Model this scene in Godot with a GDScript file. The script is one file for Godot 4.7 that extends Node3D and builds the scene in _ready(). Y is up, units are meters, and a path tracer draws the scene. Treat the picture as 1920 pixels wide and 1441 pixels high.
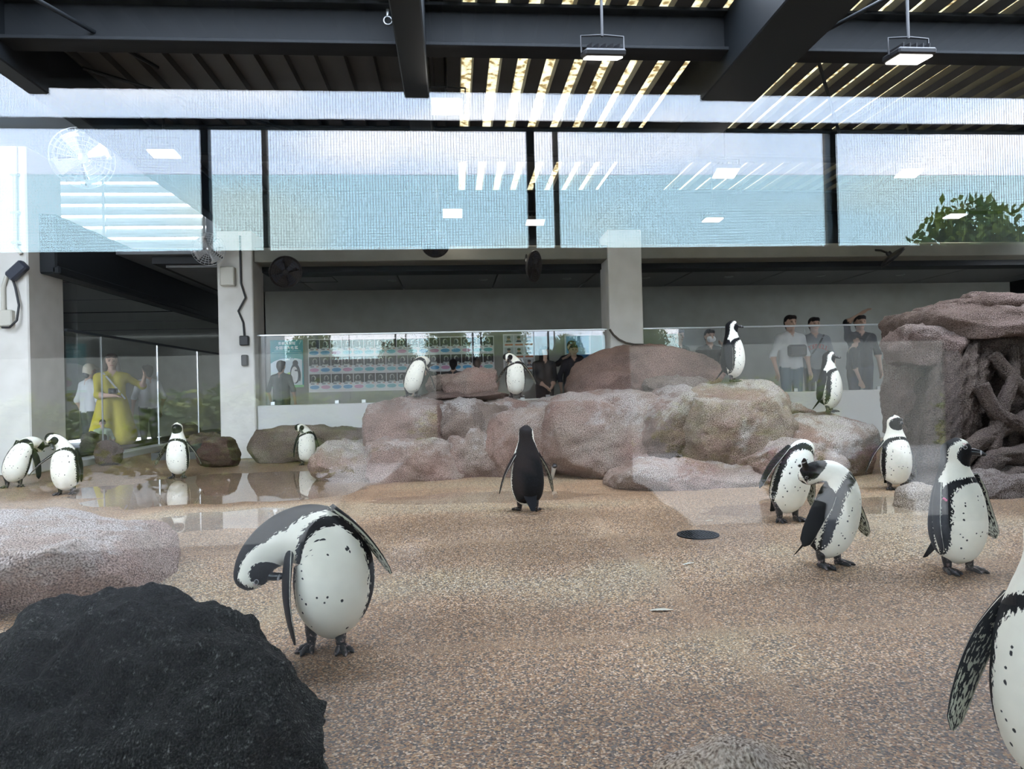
extends Node3D
# Penguin enclosure of an aquarium seen through its viewing glass. World: y up, enclosure floor at y = 0, camera looks towards -z.

const EYE := Vector3(0.0, 0.86, 0.0)
const GLASS_Z := -0.30
const DECK_Y := 3.86
const BEAM_Y := 3.52
const FAR_Z := -9.8
const BACK_Z := -13.0
const LEFT_X := -4.94

var M := {}
var names := {}
var rng := RandomNumberGenerator.new()
var noise := FastNoiseLite.new()
var noise_fine := FastNoiseLite.new()
var ridge := FastNoiseLite.new()


# ---------------------------------------------------------------- mesh collector
class MB:
	var v := PackedVector3Array()
	var uv := PackedVector2Array()
	var col := PackedColorArray()
	var idx := PackedInt32Array()
	var tint := Color(1, 1, 1)

	func vert(p: Vector3, t := Vector2.ZERO) -> int:
		v.append(p)
		uv.append(t)
		col.append(tint)
		return v.size() - 1

	func face(a: int, b: int, c: int) -> void:
		idx.append(a)
		idx.append(c)
		idx.append(b)

	# flat triangle and quad, counter-clockwise seen from outside
	func tri(a: Vector3, b: Vector3, c: Vector3) -> void:
		face(vert(a), vert(b), vert(c))

	func quad(a: Vector3, b: Vector3, c: Vector3, d: Vector3) -> void:
		var i := vert(a, Vector2(0, 1))
		vert(b, Vector2(1, 1))
		vert(c, Vector2(1, 0))
		vert(d, Vector2(0, 0))
		face(i, i + 1, i + 2)
		face(i, i + 2, i + 3)

	func box(c: Vector3, s: Vector3, bevel := 0.0, turn := Basis()) -> void:
		var h := s * 0.5
		var e := minf(bevel, minf(h.x, minf(h.y, h.z)) * 0.9)
		for ax in 3:
			for sg in [-1.0, 1.0]:
				var n := Vector3.ZERO
				n[ax] = sg
				var u := Vector3.ZERO
				u[(ax + 1) % 3] = 1.0
				var w := Vector3.ZERO
				w[(ax + 2) % 3] = 1.0
				var hu: float = h[(ax + 1) % 3] - e
				var hw: float = h[(ax + 2) % 3] - e
				var o: Vector3 = n * h[ax]
				var q := [o - u * hu - w * hw, o + u * hu - w * hw, o + u * hu + w * hw, o - u * hu + w * hw]
				if sg < 0.0:
					q.reverse()
				quad(c + turn * q[0], c + turn * q[1], c + turn * q[2], c + turn * q[3])
		if e <= 0.0:
			return
		for ax in 3:
			var b := (ax + 1) % 3
			var d := (ax + 2) % 3
			for sb in [-1.0, 1.0]:
				for sd in [-1.0, 1.0]:
					var p1 := Vector3.ZERO
					p1[b] = sb * h[b]
					p1[d] = sd * (h[d] - e)
					var p2 := Vector3.ZERO
					p2[b] = sb * (h[b] - e)
					p2[d] = sd * h[d]
					var l := Vector3.ZERO
					l[ax] = h[ax] - e
					var q2 := [p1 - l, p1 + l, p2 + l, p2 - l]
					if sb * sd > 0.0:
						q2.reverse()
					quad(c + turn * q2[3], c + turn * q2[2], c + turn * q2[1], c + turn * q2[0])
		for sx in [-1.0, 1.0]:
			for sy in [-1.0, 1.0]:
				for sz in [-1.0, 1.0]:
					var k := Vector3(sx * (h.x - e), sy * (h.y - e), sz * (h.z - e))
					var t := [k + Vector3(sx * e, 0, 0), k + Vector3(0, sy * e, 0), k + Vector3(0, 0, sz * e)]
					if sx * sy * sz < 0.0:
						t.reverse()
					tri(c + turn * t[0], c + turn * t[1], c + turn * t[2])

	# rings: Array of PackedVector3Array of equal length, closed round; winding so that the outside faces out
	func loft(rings: Array, cap0 := true, cap1 := true, uvs := []) -> void:
		var m: int = rings[0].size()
		var base := v.size()
		var has_uv := uvs.size() > 0
		for r in rings.size():
			for k in m + 1:
				var t: Vector2 = uvs[r][k] if has_uv else Vector2(float(k) / m, float(r) / (rings.size() - 1))
				vert(rings[r][k % m], t)
		for r in rings.size() - 1:
			for k in m:
				var a := base + r * (m + 1) + k
				var b := a + 1
				var c := a + m + 1
				var d := c + 1
				face(a, b, d)
				face(a, d, c)
		for side in 2:
			if (side == 0 and not cap0) or (side == 1 and not cap1):
				continue
			var r: int = 0 if side == 0 else rings.size() - 1
			var mid := Vector3.ZERO
			for p in rings[r]:
				mid += p
			var tm: Vector2 = uvs[r][m / 2] if has_uv else Vector2(0.5, float(side))
			var ci := vert(mid / m, tm)
			for k in m:
				var a := base + r * (m + 1) + k
				if side == 0:
					face(ci, a + 1, a)
				else:
					face(ci, a, a + 1)

	func tube(pts: Array, radii, sides := 8) -> void:
		var rings := []
		var up := Vector3.UP
		for i in pts.size():
			var p: Vector3 = pts[i]
			var t: Vector3 = (pts[mini(i + 1, pts.size() - 1)] - pts[maxi(i - 1, 0)]).normalized()
			if i == 0:
				up = t.cross(Vector3(0.31, 0.2, 0.93)).normalized()
				if up.length() < 0.1:
					up = t.cross(Vector3.RIGHT).normalized()
			up = (up - t * up.dot(t)).normalized()
			var w := t.cross(up)
			var r: float = radii if (radii is float or radii is int) else radii[i]
			var ring := PackedVector3Array()
			for k in sides:
				var a := TAU * k / sides
				ring.append(p + (up * cos(a) + w * sin(a)) * r)
			rings.append(ring)
		loft(rings)

	func lathe(profile: Array, sides := 24, at := Transform3D()) -> void:
		var rings := []
		for p in profile:
			var ring := PackedVector3Array()
			for k in sides:
				var a := -TAU * k / sides
				ring.append(at * Vector3(p.x * cos(a), p.y, p.x * sin(a)))
			rings.append(ring)
		loft(rings)

	func sphere(c: Vector3, r: Vector3, sides := 12, rows := 8, turn := Basis()) -> void:
		var rings := []
		for i in rows + 1:
			var b := -PI / 2 + PI * i / rows
			var ring := PackedVector3Array()
			for k in sides:
				var a := -TAU * k / sides
				ring.append(c + turn * Vector3(cos(a) * cos(b) * r.x, sin(b) * r.y, sin(a) * cos(b) * r.z))
			rings.append(ring)
		loft(rings, false, false)

	func torus(at: Transform3D, big: float, small: float, sides := 24, tube_sides := 6) -> void:
		var base := v.size()
		for i in sides:
			var a := TAU * i / sides
			for k in tube_sides:
				var b := TAU * k / tube_sides
				vert(at * Vector3(cos(a) * (big + small * cos(b)), small * sin(b), sin(a) * (big + small * cos(b))))
		for i in sides:
			for k in tube_sides:
				var p := base + i * tube_sides + k
				var q := base + i * tube_sides + (k + 1) % tube_sides
				var r := base + ((i + 1) % sides) * tube_sides + k
				var s := base + ((i + 1) % sides) * tube_sides + (k + 1) % tube_sides
				face(p, q, s)
				face(p, s, r)

	func surface(mesh: ArrayMesh, material: Material) -> void:
		if idx.is_empty():
			return
		var n := PackedVector3Array()
		n.resize(v.size())
		for i in range(0, idx.size(), 3):
			var a := idx[i]
			var b := idx[i + 1]
			var c := idx[i + 2]
			var f := (v[c] - v[a]).cross(v[b] - v[a])
			n[a] += f
			n[b] += f
			n[c] += f
		for i in n.size():
			n[i] = n[i].normalized() if n[i].length_squared() > 1e-20 else Vector3.UP
		var arr := []
		arr.resize(Mesh.ARRAY_MAX)
		arr[Mesh.ARRAY_VERTEX] = v
		arr[Mesh.ARRAY_NORMAL] = n
		arr[Mesh.ARRAY_TEX_UV] = uv
		arr[Mesh.ARRAY_COLOR] = col
		arr[Mesh.ARRAY_INDEX] = idx
		mesh.add_surface_from_arrays(Mesh.PRIMITIVE_TRIANGLES, arr)
		mesh.surface_set_material(mesh.get_surface_count() - 1, material)

	func mesh(material: Material) -> ArrayMesh:
		var m := ArrayMesh.new()
		surface(m, material)
		return m


# ---------------------------------------------------------------- nodes
func numbered(called: String) -> String:
	var k: int = names.get(called, 0)
	names[called] = k + 1
	return called if k == 0 else "%s_%03d" % [called, k]


func put(called: String, mesh: Mesh, parent: Node3D = self, at := Vector3.ZERO) -> MeshInstance3D:
	var o := MeshInstance3D.new()
	o.name = numbered(called) if parent == self else called
	o.mesh = mesh
	o.position = at
	parent.add_child(o, true)
	return o


func thing(called: String, label: String, category: String, at := Vector3.ZERO, turn := 0.0, group := "") -> Node3D:
	var o := Node3D.new()
	o.name = numbered(called)
	add_child(o, true)
	o.position = at
	o.rotation.y = turn
	tag(o, label, category, group)
	return o


func tag(o: Node3D, label: String, category: String, group := "") -> Node3D:
	o.set_meta("label", label)
	o.set_meta("category", category)
	if group:
		o.set_meta("group", group)
	return o


func structure(called: String, mesh: Mesh, at := Vector3.ZERO) -> MeshInstance3D:
	var o := put(called, mesh, self, at)
	o.set_meta("kind", "structure")
	return o


func slab(lo: Vector3, hi: Vector3, m: Material, bevel := 0.0) -> ArrayMesh:
	var b := MB.new()
	b.box((lo + hi) * 0.5, (hi - lo).abs(), bevel)
	return b.mesh(m)


func lin(r: float, g: float, b: float) -> Color:
	return Color(r, g, b).linear_to_srgb()


func mat(key: String, c: Color, rough := 0.8, metal := 0.0) -> StandardMaterial3D:
	var m := StandardMaterial3D.new()
	m.resource_name = key
	m.albedo_color = c
	m.roughness = rough
	m.metallic = metal
	M[key] = m
	return m


func noise_tex(seed_: int, freq: float, colors: Array, size := 512, kind := FastNoiseLite.TYPE_SIMPLEX_SMOOTH, octaves := 4, stops := []) -> NoiseTexture2D:
	var n := FastNoiseLite.new()
	n.seed = seed_
	n.noise_type = kind
	n.frequency = freq
	n.fractal_octaves = octaves
	n.fractal_type = FastNoiseLite.FRACTAL_FBM if octaves > 1 else FastNoiseLite.FRACTAL_NONE
	if kind == FastNoiseLite.TYPE_CELLULAR:
		n.cellular_return_type = FastNoiseLite.RETURN_CELL_VALUE
		n.cellular_jitter = 1.0
	var t := NoiseTexture2D.new()
	t.width = size
	t.height = size
	t.seamless = true
	t.noise = n
	if colors.size():
		var g := Gradient.new()
		var off := PackedFloat32Array()
		for i in colors.size():
			off.append(stops[i] if stops.size() else float(i) / (colors.size() - 1))
		g.offsets = off
		g.colors = PackedColorArray(colors)
		if kind == FastNoiseLite.TYPE_CELLULAR:
			g.interpolation_mode = Gradient.GRADIENT_INTERPOLATE_CONSTANT
		t.color_ramp = g
	return t


func triplanar(m: StandardMaterial3D, scale: float) -> void:
	m.uv1_triplanar = true
	m.uv1_world_triplanar = true
	m.uv1_scale = Vector3.ONE * scale


func make_materials() -> void:
	# painted steel, concrete, plaster
	mat("steel_dark", lin(0.012, 0.014, 0.016), 0.6).metallic_specular = 0.3
	mat("steel_black", lin(0.009, 0.011, 0.013), 0.55).metallic_specular = 0.35
	mat("deck", lin(0.055, 0.055, 0.054), 0.5, 0.1)
	mat("white_paint", lin(0.74, 0.74, 0.70), 0.6)
	mat("column_paint", lin(0.76, 0.74, 0.69), 0.7)
	mat("grey_plaster", lin(0.24, 0.235, 0.20), 0.8)
	mat("wall_plaster", lin(0.33, 0.33, 0.295), 0.85)
	mat("ceiling_panel", lin(0.17, 0.17, 0.165), 0.5)
	mat("gloss_panel", lin(0.06, 0.062, 0.064), 0.12)
	mat("joint", lin(0.012, 0.012, 0.013), 0.7)
	mat("frame", lin(0.035, 0.042, 0.05), 0.45)
	mat("curb", lin(0.62, 0.62, 0.60), 0.55)
	mat("black_plastic", lin(0.018, 0.018, 0.02), 0.45)
	mat("dark_plastic", lin(0.030, 0.036, 0.055), 0.45)
	mat("cream_plastic", lin(0.60, 0.58, 0.50), 0.5)
	mat("pale_metal", lin(0.62, 0.64, 0.65), 0.3, 0.8)
	mat("chrome_wire", lin(0.55, 0.57, 0.58), 0.3, 0.7)
	mat("wire_dark", lin(0.035, 0.030, 0.028), 0.5)
	mat("rope", lin(0.10, 0.085, 0.07), 0.9)
	mat("paper", lin(0.78, 0.79, 0.78), 0.6)
	mat("net_cord", lin(0.02, 0.03, 0.035), 0.8)
	mat("post_steel", lin(0.05, 0.10, 0.15), 0.5)
	mat("post_brown", lin(0.36, 0.30, 0.25), 0.6)
	mat("visitor_floor", lin(0.10, 0.10, 0.10), 0.6)
	mat("paving", lin(0.30, 0.28, 0.25), 0.9)
	mat("canopy", lin(0.20, 0.21, 0.22), 0.8)
	mat("maroon", lin(0.22, 0.03, 0.035), 0.7)
	mat("garden_wall", lin(0.17, 0.165, 0.14), 0.9)
	mat("tag_pink", lin(0.75, 0.12, 0.30), 0.4)
	mat("tag_green", lin(0.40, 0.65, 0.10), 0.4)
	mat("fitting", lin(0.30, 0.30, 0.29), 0.4)
	mat("feather", lin(0.62, 0.62, 0.52), 0.8)
	var led := mat("led", Color(1, 1, 1), 0.4)
	led.emission_enabled = true
	led.emission = Color(1.0, 0.98, 0.95)
	led.emission_energy_multiplier = 6.0
	mat("bark", lin(0.09, 0.07, 0.055), 0.9)
	var lv := mat("leaves", Color(1, 1, 1), 0.6)
	lv.vertex_color_use_as_albedo = true
	lv.backlight_enabled = true
	lv.backlight = lin(0.5, 0.5, 0.5)
	for k in ["visitor_floor", "paving", "garden_wall"]:
		M[k].roughness = 1.0
		M[k].specular_mode = BaseMaterial3D.SPECULAR_DISABLED
	for k in ["wall_plaster", "grey_plaster", "column_paint"]:
		var t := noise_tex(11, 0.02, [Color(0.93, 0.93, 0.92), Color(1, 1, 1)], 256)
		M[k].albedo_texture = t
		triplanar(M[k], 0.5)
	# clear glass sheets
	var g := mat("glass", Color(1, 1, 1, 0.0), 0.0)
	g.transparency = BaseMaterial3D.TRANSPARENCY_ALPHA
	g.metallic_specular = 0.5
	var tg := mat("tinted_glass", lin(0.76, 0.95, 0.92), 0.0)
	tg.albedo_color.a = 0.0
	tg.refraction_enabled = true
	tg.refraction_scale = 0.05
	# cloudy roof sheets in the slots of the deck
	var ps := mat("roof_sheet", lin(0.85, 0.83, 0.77), 0.8)
	ps.albedo_texture = noise_tex(5, 0.03, [Color(0.72, 0.66, 0.56), Color(0.96, 0.95, 0.92), Color(1, 1, 1)], 256, FastNoiseLite.TYPE_SIMPLEX_SMOOTH, 4, [0.25, 0.45, 0.8])
	triplanar(ps, 1.2)
	ps.backlight_enabled = true
	ps.backlight = lin(0.88, 0.83, 0.70)
	# exposed aggregate floor: small pebbles set in resin
	var fl := mat("floor_pebbles", Color(1, 1, 1), 0.42)
	var cols := [lin(0.045, 0.030, 0.021), lin(0.42, 0.28, 0.16), lin(0.20, 0.16, 0.13), lin(0.60, 0.47, 0.33), lin(0.30, 0.17, 0.085), lin(0.13, 0.125, 0.125), lin(0.52, 0.37, 0.21), lin(0.26, 0.21, 0.17), lin(0.78, 0.70, 0.60), lin(0.36, 0.22, 0.12), lin(0.09, 0.075, 0.065), lin(0.46, 0.40, 0.34)]
	fl.albedo_texture = noise_tex(21, 0.15, cols, 2048, FastNoiseLite.TYPE_CELLULAR, 1)
	var hn := FastNoiseLite.new()
	hn.seed = 21
	hn.noise_type = FastNoiseLite.TYPE_CELLULAR
	hn.frequency = 0.15
	hn.fractal_type = FastNoiseLite.FRACTAL_NONE
	hn.cellular_return_type = FastNoiseLite.RETURN_DISTANCE
	hn.cellular_jitter = 1.0
	var ht := NoiseTexture2D.new()
	ht.width = 2048
	ht.height = 2048
	ht.seamless = true
	ht.noise = hn
	fl.heightmap_enabled = true
	fl.heightmap_texture = ht
	fl.heightmap_scale = 0.18
	fl.heightmap_flip_texture = true
	fl.vertex_color_use_as_albedo = true
	triplanar(fl, 0.62)
	var water := mat("water_film", Color(1, 1, 1, 0.0), 0.03)
	water.transparency = BaseMaterial3D.TRANSPARENCY_ALPHA
	# rocks: speckled cast stone; the broad tones come with the mesh colours
	var rk := mat("rock", Color(1, 1, 1), 0.85)
	rk.albedo_texture = noise_tex(31, 0.09, [Color(0.34, 0.31, 0.29), Color(0.72, 0.69, 0.67), Color(0.94, 0.93, 0.92), Color(1, 1, 1)], 1024, FastNoiseLite.TYPE_SIMPLEX_SMOOTH, 5, [0.26, 0.44, 0.58, 0.72])
	rk.heightmap_enabled = true
	rk.heightmap_texture = noise_tex(33, 0.07, [], 1024, FastNoiseLite.TYPE_SIMPLEX_SMOOTH, 6)
	rk.heightmap_scale = 1.3
	rk.vertex_color_use_as_albedo = true
	rk.metallic_specular = 0.3
	triplanar(rk, 1.1)
	var bk := mat("lava_rock", Color(1, 1, 1), 0.75)
	bk.albedo_texture = noise_tex(41, 0.11, [Color(0.22, 0.23, 0.22), Color(0.40, 0.41, 0.40), Color(0.66, 0.67, 0.66), Color(1, 1, 1)], 1024, FastNoiseLite.TYPE_SIMPLEX_SMOOTH, 4, [0.36, 0.50, 0.60, 0.70])
	bk.heightmap_enabled = true
	bk.heightmap_texture = noise_tex(43, 0.09, [], 1024, FastNoiseLite.TYPE_SIMPLEX_SMOOTH, 5)
	bk.heightmap_scale = 1.6
	bk.vertex_color_use_as_albedo = true
	bk.metallic_specular = 0.2
	triplanar(bk, 1.5)
	var plain := mat("tinted", Color(1, 1, 1), 0.85)
	plain.vertex_color_use_as_albedo = true
	var sheen := mat("tinted_gloss", Color(1, 1, 1), 0.35)
	sheen.vertex_color_use_as_albedo = true


func make_sky() -> PanoramaSkyMaterial:
	# pale blue spring sky with thin streaked cloud
	var n := FastNoiseLite.new()
	n.seed = 8
	n.frequency = 1.6
	n.fractal_octaves = 4
	var im := Image.create(512, 256, false, Image.FORMAT_RGBAF)
	for y in 256:
		var el := PI / 2 - PI * (y + 0.5) / 256.0
		for x in 512:
			var az := TAU * (x + 0.5) / 512.0
			var d := Vector3(cos(el) * cos(az), sin(el), cos(el) * sin(az))
			var up := clampf(d.y, 0.0, 1.0)
			var c := Color(0.74, 0.86, 1.0).lerp(Color(0.46, 0.64, 0.92), pow(up, 0.7))
			var k := smoothstep(-0.22, 0.30, n.get_noise_3d(d.x * 1.2, d.y * 4.0, d.z * 1.2))
			c = c.lerp(Color(1.05, 1.06, 1.10), k * 0.75)
			c.a = 1.0
			im.set_pixel(x, y, c)
	var m := PanoramaSkyMaterial.new()
	m.panorama = ImageTexture.create_from_image(im)
	return m


func _ready() -> void:
	rng.seed = 4
	noise.seed = 3
	noise.frequency = 1.0
	noise.fractal_octaves = 4
	noise_fine.seed = 17
	noise_fine.frequency = 6.0
	noise_fine.fractal_octaves = 3
	ridge.seed = 23
	ridge.frequency = 1.0
	ridge.fractal_type = FastNoiseLite.FRACTAL_RIDGED
	ridge.fractal_octaves = 4
	# camera
	var cam := Camera3D.new()
	cam.name = "camera"
	cam.position = EYE
	cam.rotation = Vector3(deg_to_rad(0.4), deg_to_rad(-4.8), -0.025)
	cam.fov = 57.98
	cam.near = 0.02
	cam.far = 300.0
	add_child(cam)
	cam.make_current()
	# sky
	var env := Environment.new()
	env.background_mode = Environment.BG_SKY
	env.sky = Sky.new()
	env.sky.sky_material = make_sky()
	env.background_energy_multiplier = 15.0
	env.tonemap_mode = Environment.TONE_MAPPER_LINEAR
	env.tonemap_exposure = 1.0
	env.sdfgi_enabled = true
	env.ssao_enabled = true
	env.ssil_enabled = true
	var we := WorldEnvironment.new()
	we.name = "world_environment"
	we.environment = env
	add_child(we)
	make_materials()
	build_floor()
	build_roof()
	build_far_corridor()
	build_left_corridor()
	build_visitor_side()
	build_outside()
	build_rocks()
	build_penguins()
	build_barriers()
	build_prints()
	build_root_rock()
	build_people()
	build_fittings()


# ---------------------------------------------------------------- the setting
func build_floor() -> void:
	var b := MB.new()
	var nx := 90
	var nz := 80
	for j in nz + 1:
		for i in nx + 1:
			var x := -6.5 + 17.0 * i / nx
			var z := -0.25 - 16.0 * j / nz
			# damp stains, more to the left; patches near the glass also paint in dimmer light
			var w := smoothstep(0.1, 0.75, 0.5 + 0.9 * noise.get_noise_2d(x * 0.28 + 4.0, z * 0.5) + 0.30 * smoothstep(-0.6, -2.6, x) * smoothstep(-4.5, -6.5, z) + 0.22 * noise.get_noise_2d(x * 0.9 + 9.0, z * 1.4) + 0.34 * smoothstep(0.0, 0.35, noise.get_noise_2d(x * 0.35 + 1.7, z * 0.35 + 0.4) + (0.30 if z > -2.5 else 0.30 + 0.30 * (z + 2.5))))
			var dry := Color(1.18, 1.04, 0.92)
			var wet := Color(0.52, 0.42, 0.33)  # damp tone, reused for the painted dimming near the glass
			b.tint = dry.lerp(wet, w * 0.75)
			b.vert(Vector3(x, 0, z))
	for j in nz:
		for i in nx:
			var a := j * (nx + 1) + i
			b.face(a, a + 1, a + nx + 2)
			b.face(a, a + nx + 2, a + nx + 1)
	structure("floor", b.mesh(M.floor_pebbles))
	structure("floor_slab", slab(Vector3(-5.6, -0.6, -20), Vector3(14, -0.02, -0.25), M.visitor_floor))
	structure("floor_left", slab(Vector3(-14, -0.6, -20), Vector3(-5.6, -0.3, -8.0), M.visitor_floor))
	structure("floor_far", slab(Vector3(-4.2, -0.02, -13.2), Vector3(11.4, 0.1, -10.0), M.visitor_floor))
	structure("floor_visitor", slab(Vector3(-14, -0.75, GLASS_Z + 0.02), Vector3(14, -0.55, 6.2), M.visitor_floor))


func build_roof() -> void:
	# corrugated deck between girders; the open slots are closed by cloudy roof sheets above
	var x0 := -3.4
	var x1 := 13.0
	var z_far := -10.6
	var z_gap0 := -5.1      # added unseen roof opening, placed and sized to light the enclosure
	var z_gap1 := -3.7
	var z_near := 5.6
	var roof := Node3D.new()
	roof.name = "ceiling"
	add_child(roof)
	roof.set_meta("kind", "structure")
	for seg in [[z_far, z_gap0], [z_gap1, z_near]]:
		var zc: float = (seg[0] + seg[1]) * 0.5
		var zl: float = absf(seg[0] - seg[1])
		var open: bool = seg[0] < z_gap0
		var x := x0
		while x < x1:
			var w := 0.165
			var slot := 0.095
			var b := MB.new()
			# trapezoid rib, open slot beside it
			var h := 0.07
			var p := [Vector2(x, DECK_Y + h), Vector2(x + 0.012, DECK_Y), Vector2(x + w - 0.012, DECK_Y), Vector2(x + w, DECK_Y + h)]
			var za: float = seg[0]
			var zb: float = seg[1]
			for k in 3:
				b.quad(Vector3(p[k].x, p[k].y, za), Vector3(p[k + 1].x, p[k + 1].y, za), Vector3(p[k + 1].x, p[k + 1].y, zb), Vector3(p[k].x, p[k].y, zb))
			b.quad(Vector3(p[3].x, p[3].y, za), Vector3(p[0].x, p[0].y, za), Vector3(p[0].x, p[0].y, zb), Vector3(p[3].x, p[3].y, zb))
			put("deck_rib", b.mesh(M.deck), roof)
			var glazed: bool = open and x > -0.2 and x < 6.6
			put("roof_sheet" if glazed else "deck_pan", slab(Vector3(x + w, DECK_Y + 0.062, zc - zl / 2), Vector3(x + w + slot, DECK_Y + 0.07, zc + zl / 2), M.roof_sheet if glazed else M.deck), roof)
			x += w + slot
		# weather skin above the blind bays
		if open:
			put("roof_skin", slab(Vector3(x0, DECK_Y + 0.08, seg[0]), Vector3(-0.12, DECK_Y + 0.16, seg[1]), M.steel_dark), roof)
			put("roof_skin", slab(Vector3(6.7, DECK_Y + 0.08, seg[0]), Vector3(x1, DECK_Y + 0.16, seg[1]), M.steel_dark), roof)
		else:
			put("roof_skin", slab(Vector3(x0, DECK_Y + 0.08, seg[0]), Vector3(x1, DECK_Y + 0.16, seg[1]), M.steel_dark), roof)
	# cross beams, I-section
	var zs := [-10.49, -7.97, -5.44, -3.6, -1.6, 0.4, 2.9, 5.5]
	for z in zs:
		var b2 := MB.new()
		b2.box(Vector3((x0 + x1) / 2, BEAM_Y + 0.015, z), Vector3(x1 - x0, 0.03, 0.20), 0.004)
		b2.box(Vector3((x0 + x1) / 2, (BEAM_Y + DECK_Y) / 2, z), Vector3(x1 - x0, DECK_Y - BEAM_Y - 0.05, 0.03))
		b2.box(Vector3((x0 + x1) / 2, DECK_Y - 0.015, z), Vector3(x1 - x0, 0.028, 0.20), 0.004)
		structure("trim_beam", b2.mesh(M.steel_dark))
	# girders running away from the glass
	for g in [[-0.36, -0.15], [2.25, 2.76], [-3.42, -3.26], [7.4, 7.8]]:
		structure("trim_girder", slab(Vector3(g[0], 3.38, z_far), Vector3(g[1], DECK_Y - 0.002, 5.4), M.steel_black, 0.01))
	# wind bracing rods in the first bays
	for r in [[Vector3(-2.95, 3.62, -4.6), Vector3(-2.4, 3.62, -6.0)], [Vector3(3.3, 3.62, -4.5), Vector3(2.9, 3.62, -5.4)], [Vector3(3.0, 3.66, -5.44), Vector3(4.75, 3.66, -7.97)], [Vector3(-3.1, 3.7, -6.2), Vector3(-1.4, 3.7, -7.9)]]:
		var t := MB.new()
		t.tube(r, 0.016, 8)
		tag(put("bracing_rod", t.mesh(M.steel_black)), ["black bracing rod under the dark roof deck at upper left", "black bracing rod crossing the dark roof at upper right", "thin black rod crossing the lit roof slots at right", "grey bracing rod below the ribbed deck behind the left beam"][names["bracing_rod"] - 1], "rod")
	# dark wall closing the roof above the far corridor
	structure("wall_far_upper", slab(Vector3(x0, 2.9, -10.75), Vector3(x1, DECK_Y + 0.2, -10.6), M.steel_dark))


func build_far_corridor() -> void:
	# lintel over the far barrier, columns, ceiling in panels, back wall
	structure("trim_lintel", slab(Vector3(-2.7, 2.70, -10.2), Vector3(13, 2.90, -9.8), M.grey_plaster, 0.01))
	structure("trim_lintel_shadow_gap", slab(Vector3(-2.7, 2.62, -10.55), Vector3(13, 2.99, -10.2), M.steel_black))
	var ceil_panels := Node3D.new()
	ceil_panels.name = "ceiling_far"
	add_child(ceil_panels)
	ceil_panels.set_meta("kind", "structure")
	var x := -4.16
	while x < 12.0:
		put("panel", slab(Vector3(x + 0.012, 2.76, -13.0), Vector3(x + 1.63, 2.80, -10.5), M.ceiling_panel, 0.004), ceil_panels)
		x += 1.642
	structure("ceiling_far_slab", slab(Vector3(-4.3, 2.80, -13.2), Vector3(13, 2.98, -10.4), M.joint))
	structure("wall_back", slab(Vector3(-3.6, -0.1, -13.2), Vector3(11.15, 2.78, -13.0), M.wall_plaster))
	structure("wall_right_far", slab(Vector3(11.15, -0.1, -13.2), Vector3(11.4, 2.98, -9.6), M.steel_dark))
	structure("trim_column", slab(Vector3(2.24, 0.0, -10.3), Vector3(2.73, 3.11, -9.75), M.column_paint, 0.012))
	structure("trim_column", slab(Vector3(-3.18, 0.0, -10.3), Vector3(-2.71, 3.12, -9.75), M.column_paint, 0.012))
	structure("trim_curb_far", slab(Vector3(-2.71, 0.0, -10.05), Vector3(11.2, 0.72, -9.82), M.curb, 0.012))


func build_left_corridor() -> void:
	structure("trim_column_near", slab(Vector3(-6.1, 0.0, -9.30), Vector3(LEFT_X, DECK_Y, -8.56), M.column_paint, 0.015))
	# dark eave running back along the left corridor
	var e := MB.new()
	e.box(Vector3(-4.86, 2.76, -12.6), Vector3(0.22, 0.72, 7.6), 0.02)
	e.box(Vector3(-4.76, 2.44, -12.6), Vector3(0.10, 0.10, 7.6), 0.02)
	structure("trim_eave", e.mesh(M.steel_black))
	structure("trim_corridor_roof", slab(Vector3(-9.5, 3.02, -16.4), Vector3(-4.9, 3.12, -8.8), M.steel_dark))
	var cp := Node3D.new()
	cp.name = "ceiling_left"
	add_child(cp)
	cp.set_meta("kind", "structure")
	for z in [-9.5, -11.2, -12.75, -14.45, -16.2]:
		put("panel", slab(Vector3(-9.3, 2.40, z - 1.67), Vector3(-4.97, 2.44, z - 0.012), M.gloss_panel, 0.004), cp)
	put("panel", slab(Vector3(-9.3, 2.40, -9.48), Vector3(-4.97, 2.44, -8.8), M.gloss_panel, 0.004), cp)
	structure("wall_left_end", slab(Vector3(-9.4, -0.1, -18.1), Vector3(-3.2, 2.45, -17.9), M.wall_plaster))
	structure("wall_passage", slab(Vector3(-3.6, -0.1, -18.0), Vector3(-3.4, 2.95, -13.0), M.wall_plaster))
	structure("ceiling_passage", slab(Vector3(-4.9, 2.92, -18.0), Vector3(-3.3, 3.0, -10.3), M.canopy))
	structure("wall_left", slab(Vector3(-9.4, -0.1, -18.0), Vector3(-9.2, 2.45, -8.6), M.wall_plaster))
	structure("trim_curb_left", slab(Vector3(-5.02, -0.02, -16.5), Vector3(-4.80, 0.09, -9.25), M.curb, 0.01))
	structure("trim_curb_bed", slab(Vector3(-5.60, -0.02, -16.5), Vector3(-5.02, 0.12, -9.3), M.steel_black, 0.01))


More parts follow.
